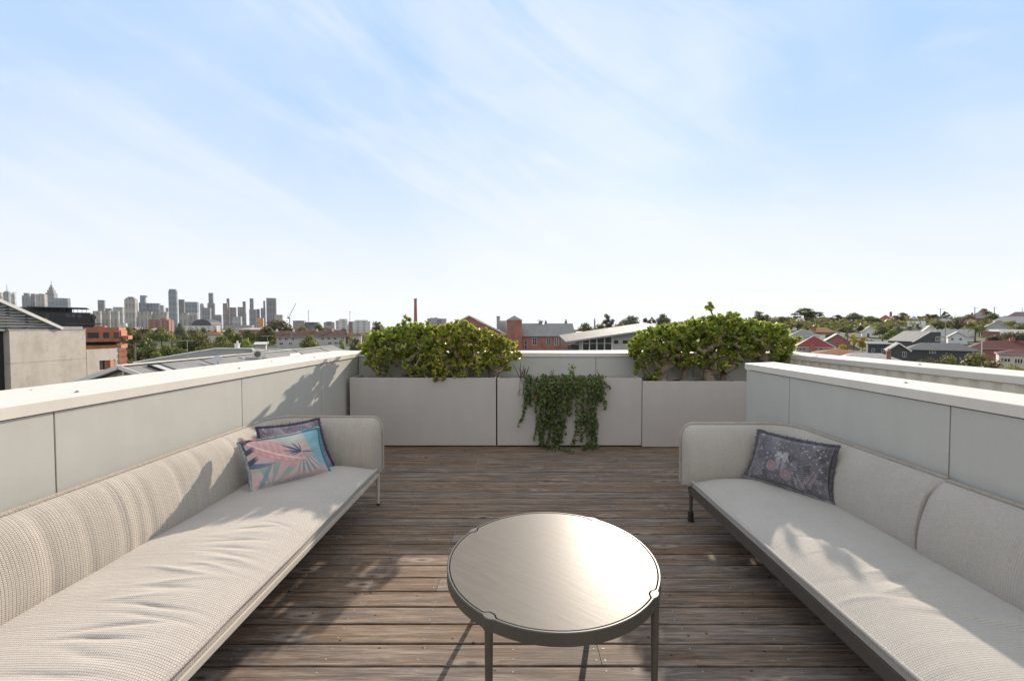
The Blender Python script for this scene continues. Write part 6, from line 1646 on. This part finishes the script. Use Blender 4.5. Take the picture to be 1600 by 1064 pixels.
# ================================================================ LIGHT AND SKY
SUN_AZ, SUN_EL = 15.5, 20.8
sd_ = Vector((math.sin(rad(SUN_AZ)) * math.cos(rad(SUN_EL)), math.cos(rad(SUN_AZ)) * math.cos(rad(SUN_EL)), math.sin(rad(SUN_EL))))
ld = bpy.data.lights.new('sun', 'SUN'); ld.energy = 5.0; ld.angle = rad(.55); ld.color = (1, .875, .73)
lo = bpy.data.objects.new('sun', ld); COL.objects.link(lo); lo.location = (20, 60, 60)
lo.rotation_euler = sd_.to_track_quat('Z', 'Y').to_euler()

w = bpy.data.worlds.new('World'); scene.world = w; w.use_nodes = True
nt = w.node_tree; nt.nodes.clear()
def N_(typ, **kw):
    x = nt.nodes.new(typ)
    for k, v in kw.items():
        if k == 'inp':
            for a, b_ in v.items():
                if isinstance(b_, bpy.types.NodeSocket): nt.links.new(b_, x.inputs[a])
                else: x.inputs[a].default_value = b_
        else: setattr(x, k, v)
    return x
sky = N_('ShaderNodeTexSky', sky_type='NISHITA'); sky.sun_disc = False
sky.sun_elevation = rad(SUN_EL); sky.sun_rotation = rad(SUN_AZ); sky.altitude = 60; sky.air_density = 1.0; sky.dust_density = .6; sky.ozone_density = 1.6
tc_ = N_('ShaderNodeTexCoord').outputs['Generated']
sep = N_('ShaderNodeSeparateXYZ', inp={0: tc_})
zz = N_('ShaderNodeMath', operation='MAXIMUM', inp={0: sep.outputs[2], 1: 0.0}).outputs[0]
za = N_('ShaderNodeMath', operation='ADD', inp={0: zz, 1: .22}).outputs[0]
px_ = N_('ShaderNodeMath', operation='DIVIDE', inp={0: sep.outputs[0], 1: za}).outputs[0]
py_ = N_('ShaderNodeMath', operation='DIVIDE', inp={0: sep.outputs[1], 1: za}).outputs[0]
pv = N_('ShaderNodeCombineXYZ', inp={0: px_, 1: py_}).outputs[0]
def cl(rot, sc, scale, det, dist, lo_, hi_, loc=(0, 0, 0)):
    mp = N_('ShaderNodeMapping', inp={0: N_('ShaderNodeMapping', inp={0: tc_, 2: (0, rad(rot), 0)}).outputs[0], 1: loc, 3: sc})
    n = N_('ShaderNodeTexNoise', inp={'Vector': mp.outputs[0], 'Scale': scale, 'Detail': det, 'Roughness': .58, 'Distortion': dist})
    r = N_('ShaderNodeMapRange', interpolation_type='SMOOTHSTEP', inp={0: n.outputs[0], 1: lo_, 2: hi_, 3: 0, 4: 1})
    return r.outputs[0]
wisps = cl(-28, (.8, 1, 3.6), 1.9, 8, .8, .42, .72, (1.3, .4, .2))
broad = cl(-28, (.8, 1, 1.7), 1.15, 5, .6, .36, .66, (4.1, 2.2, .5))
hz = N_('ShaderNodeMapRange', interpolation_type='SMOOTHSTEP', inp={0: zz, 1: .0, 2: .50, 3: .94, 4: 0}).outputs[0]
def mth(op, a, b_): return N_('ShaderNodeMath', operation=op, inp={0: a, 1: b_}).outputs[0]
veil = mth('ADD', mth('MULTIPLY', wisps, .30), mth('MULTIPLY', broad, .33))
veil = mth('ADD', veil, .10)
added_top = N_('ShaderNodeMapRange', interpolation_type='SMOOTHSTEP', inp={0: sep.outputs[2], 1: .60, 2: .85, 3: 0, 4: .85}).outputs[0]  # white cover added overhead, out of frame, to take blue out of the shade
added_back = N_('ShaderNodeMapRange', interpolation_type='SMOOTHSTEP', inp={0: sep.outputs[1], 1: .25, 2: -.25, 3: 0, 4: .85}).outputs[0]  # unseen white cover added behind the camera, also to neutralise the shade
veil = mth('MAXIMUM', veil, mth('MAXIMUM', added_top, added_back))
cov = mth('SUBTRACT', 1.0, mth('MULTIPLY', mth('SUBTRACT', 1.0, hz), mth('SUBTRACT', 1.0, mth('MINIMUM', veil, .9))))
hs = N_('ShaderNodeMix', data_type='RGBA', blend_type='MIX')
hs.inputs[0].default_value = .90
nt.links.new(sky.outputs[0], hs.inputs[6]); hs.inputs[7].default_value = (3.4, 5.5, 8.6, 1)
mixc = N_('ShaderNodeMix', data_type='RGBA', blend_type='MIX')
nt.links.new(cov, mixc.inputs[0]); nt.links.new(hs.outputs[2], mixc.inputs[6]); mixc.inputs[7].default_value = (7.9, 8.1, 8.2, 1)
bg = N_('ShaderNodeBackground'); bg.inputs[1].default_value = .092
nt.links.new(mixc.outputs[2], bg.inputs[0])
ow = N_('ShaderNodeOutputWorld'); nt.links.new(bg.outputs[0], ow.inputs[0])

scene.view_settings.view_transform = 'Standard'; scene.view_settings.look = 'None'
scene.view_settings.exposure = 0.42; scene.view_settings.gamma = 1
scene.render.engine = 'CYCLES'
scene.cycles.max_bounces = 8; scene.cycles.diffuse_bounces = 4; scene.cycles.glossy_bounces = 3; scene.cycles.transparent_max_bounces = 8
scene.cycles.use_denoising = True
scene.cycles.sample_clamp_indirect = 6
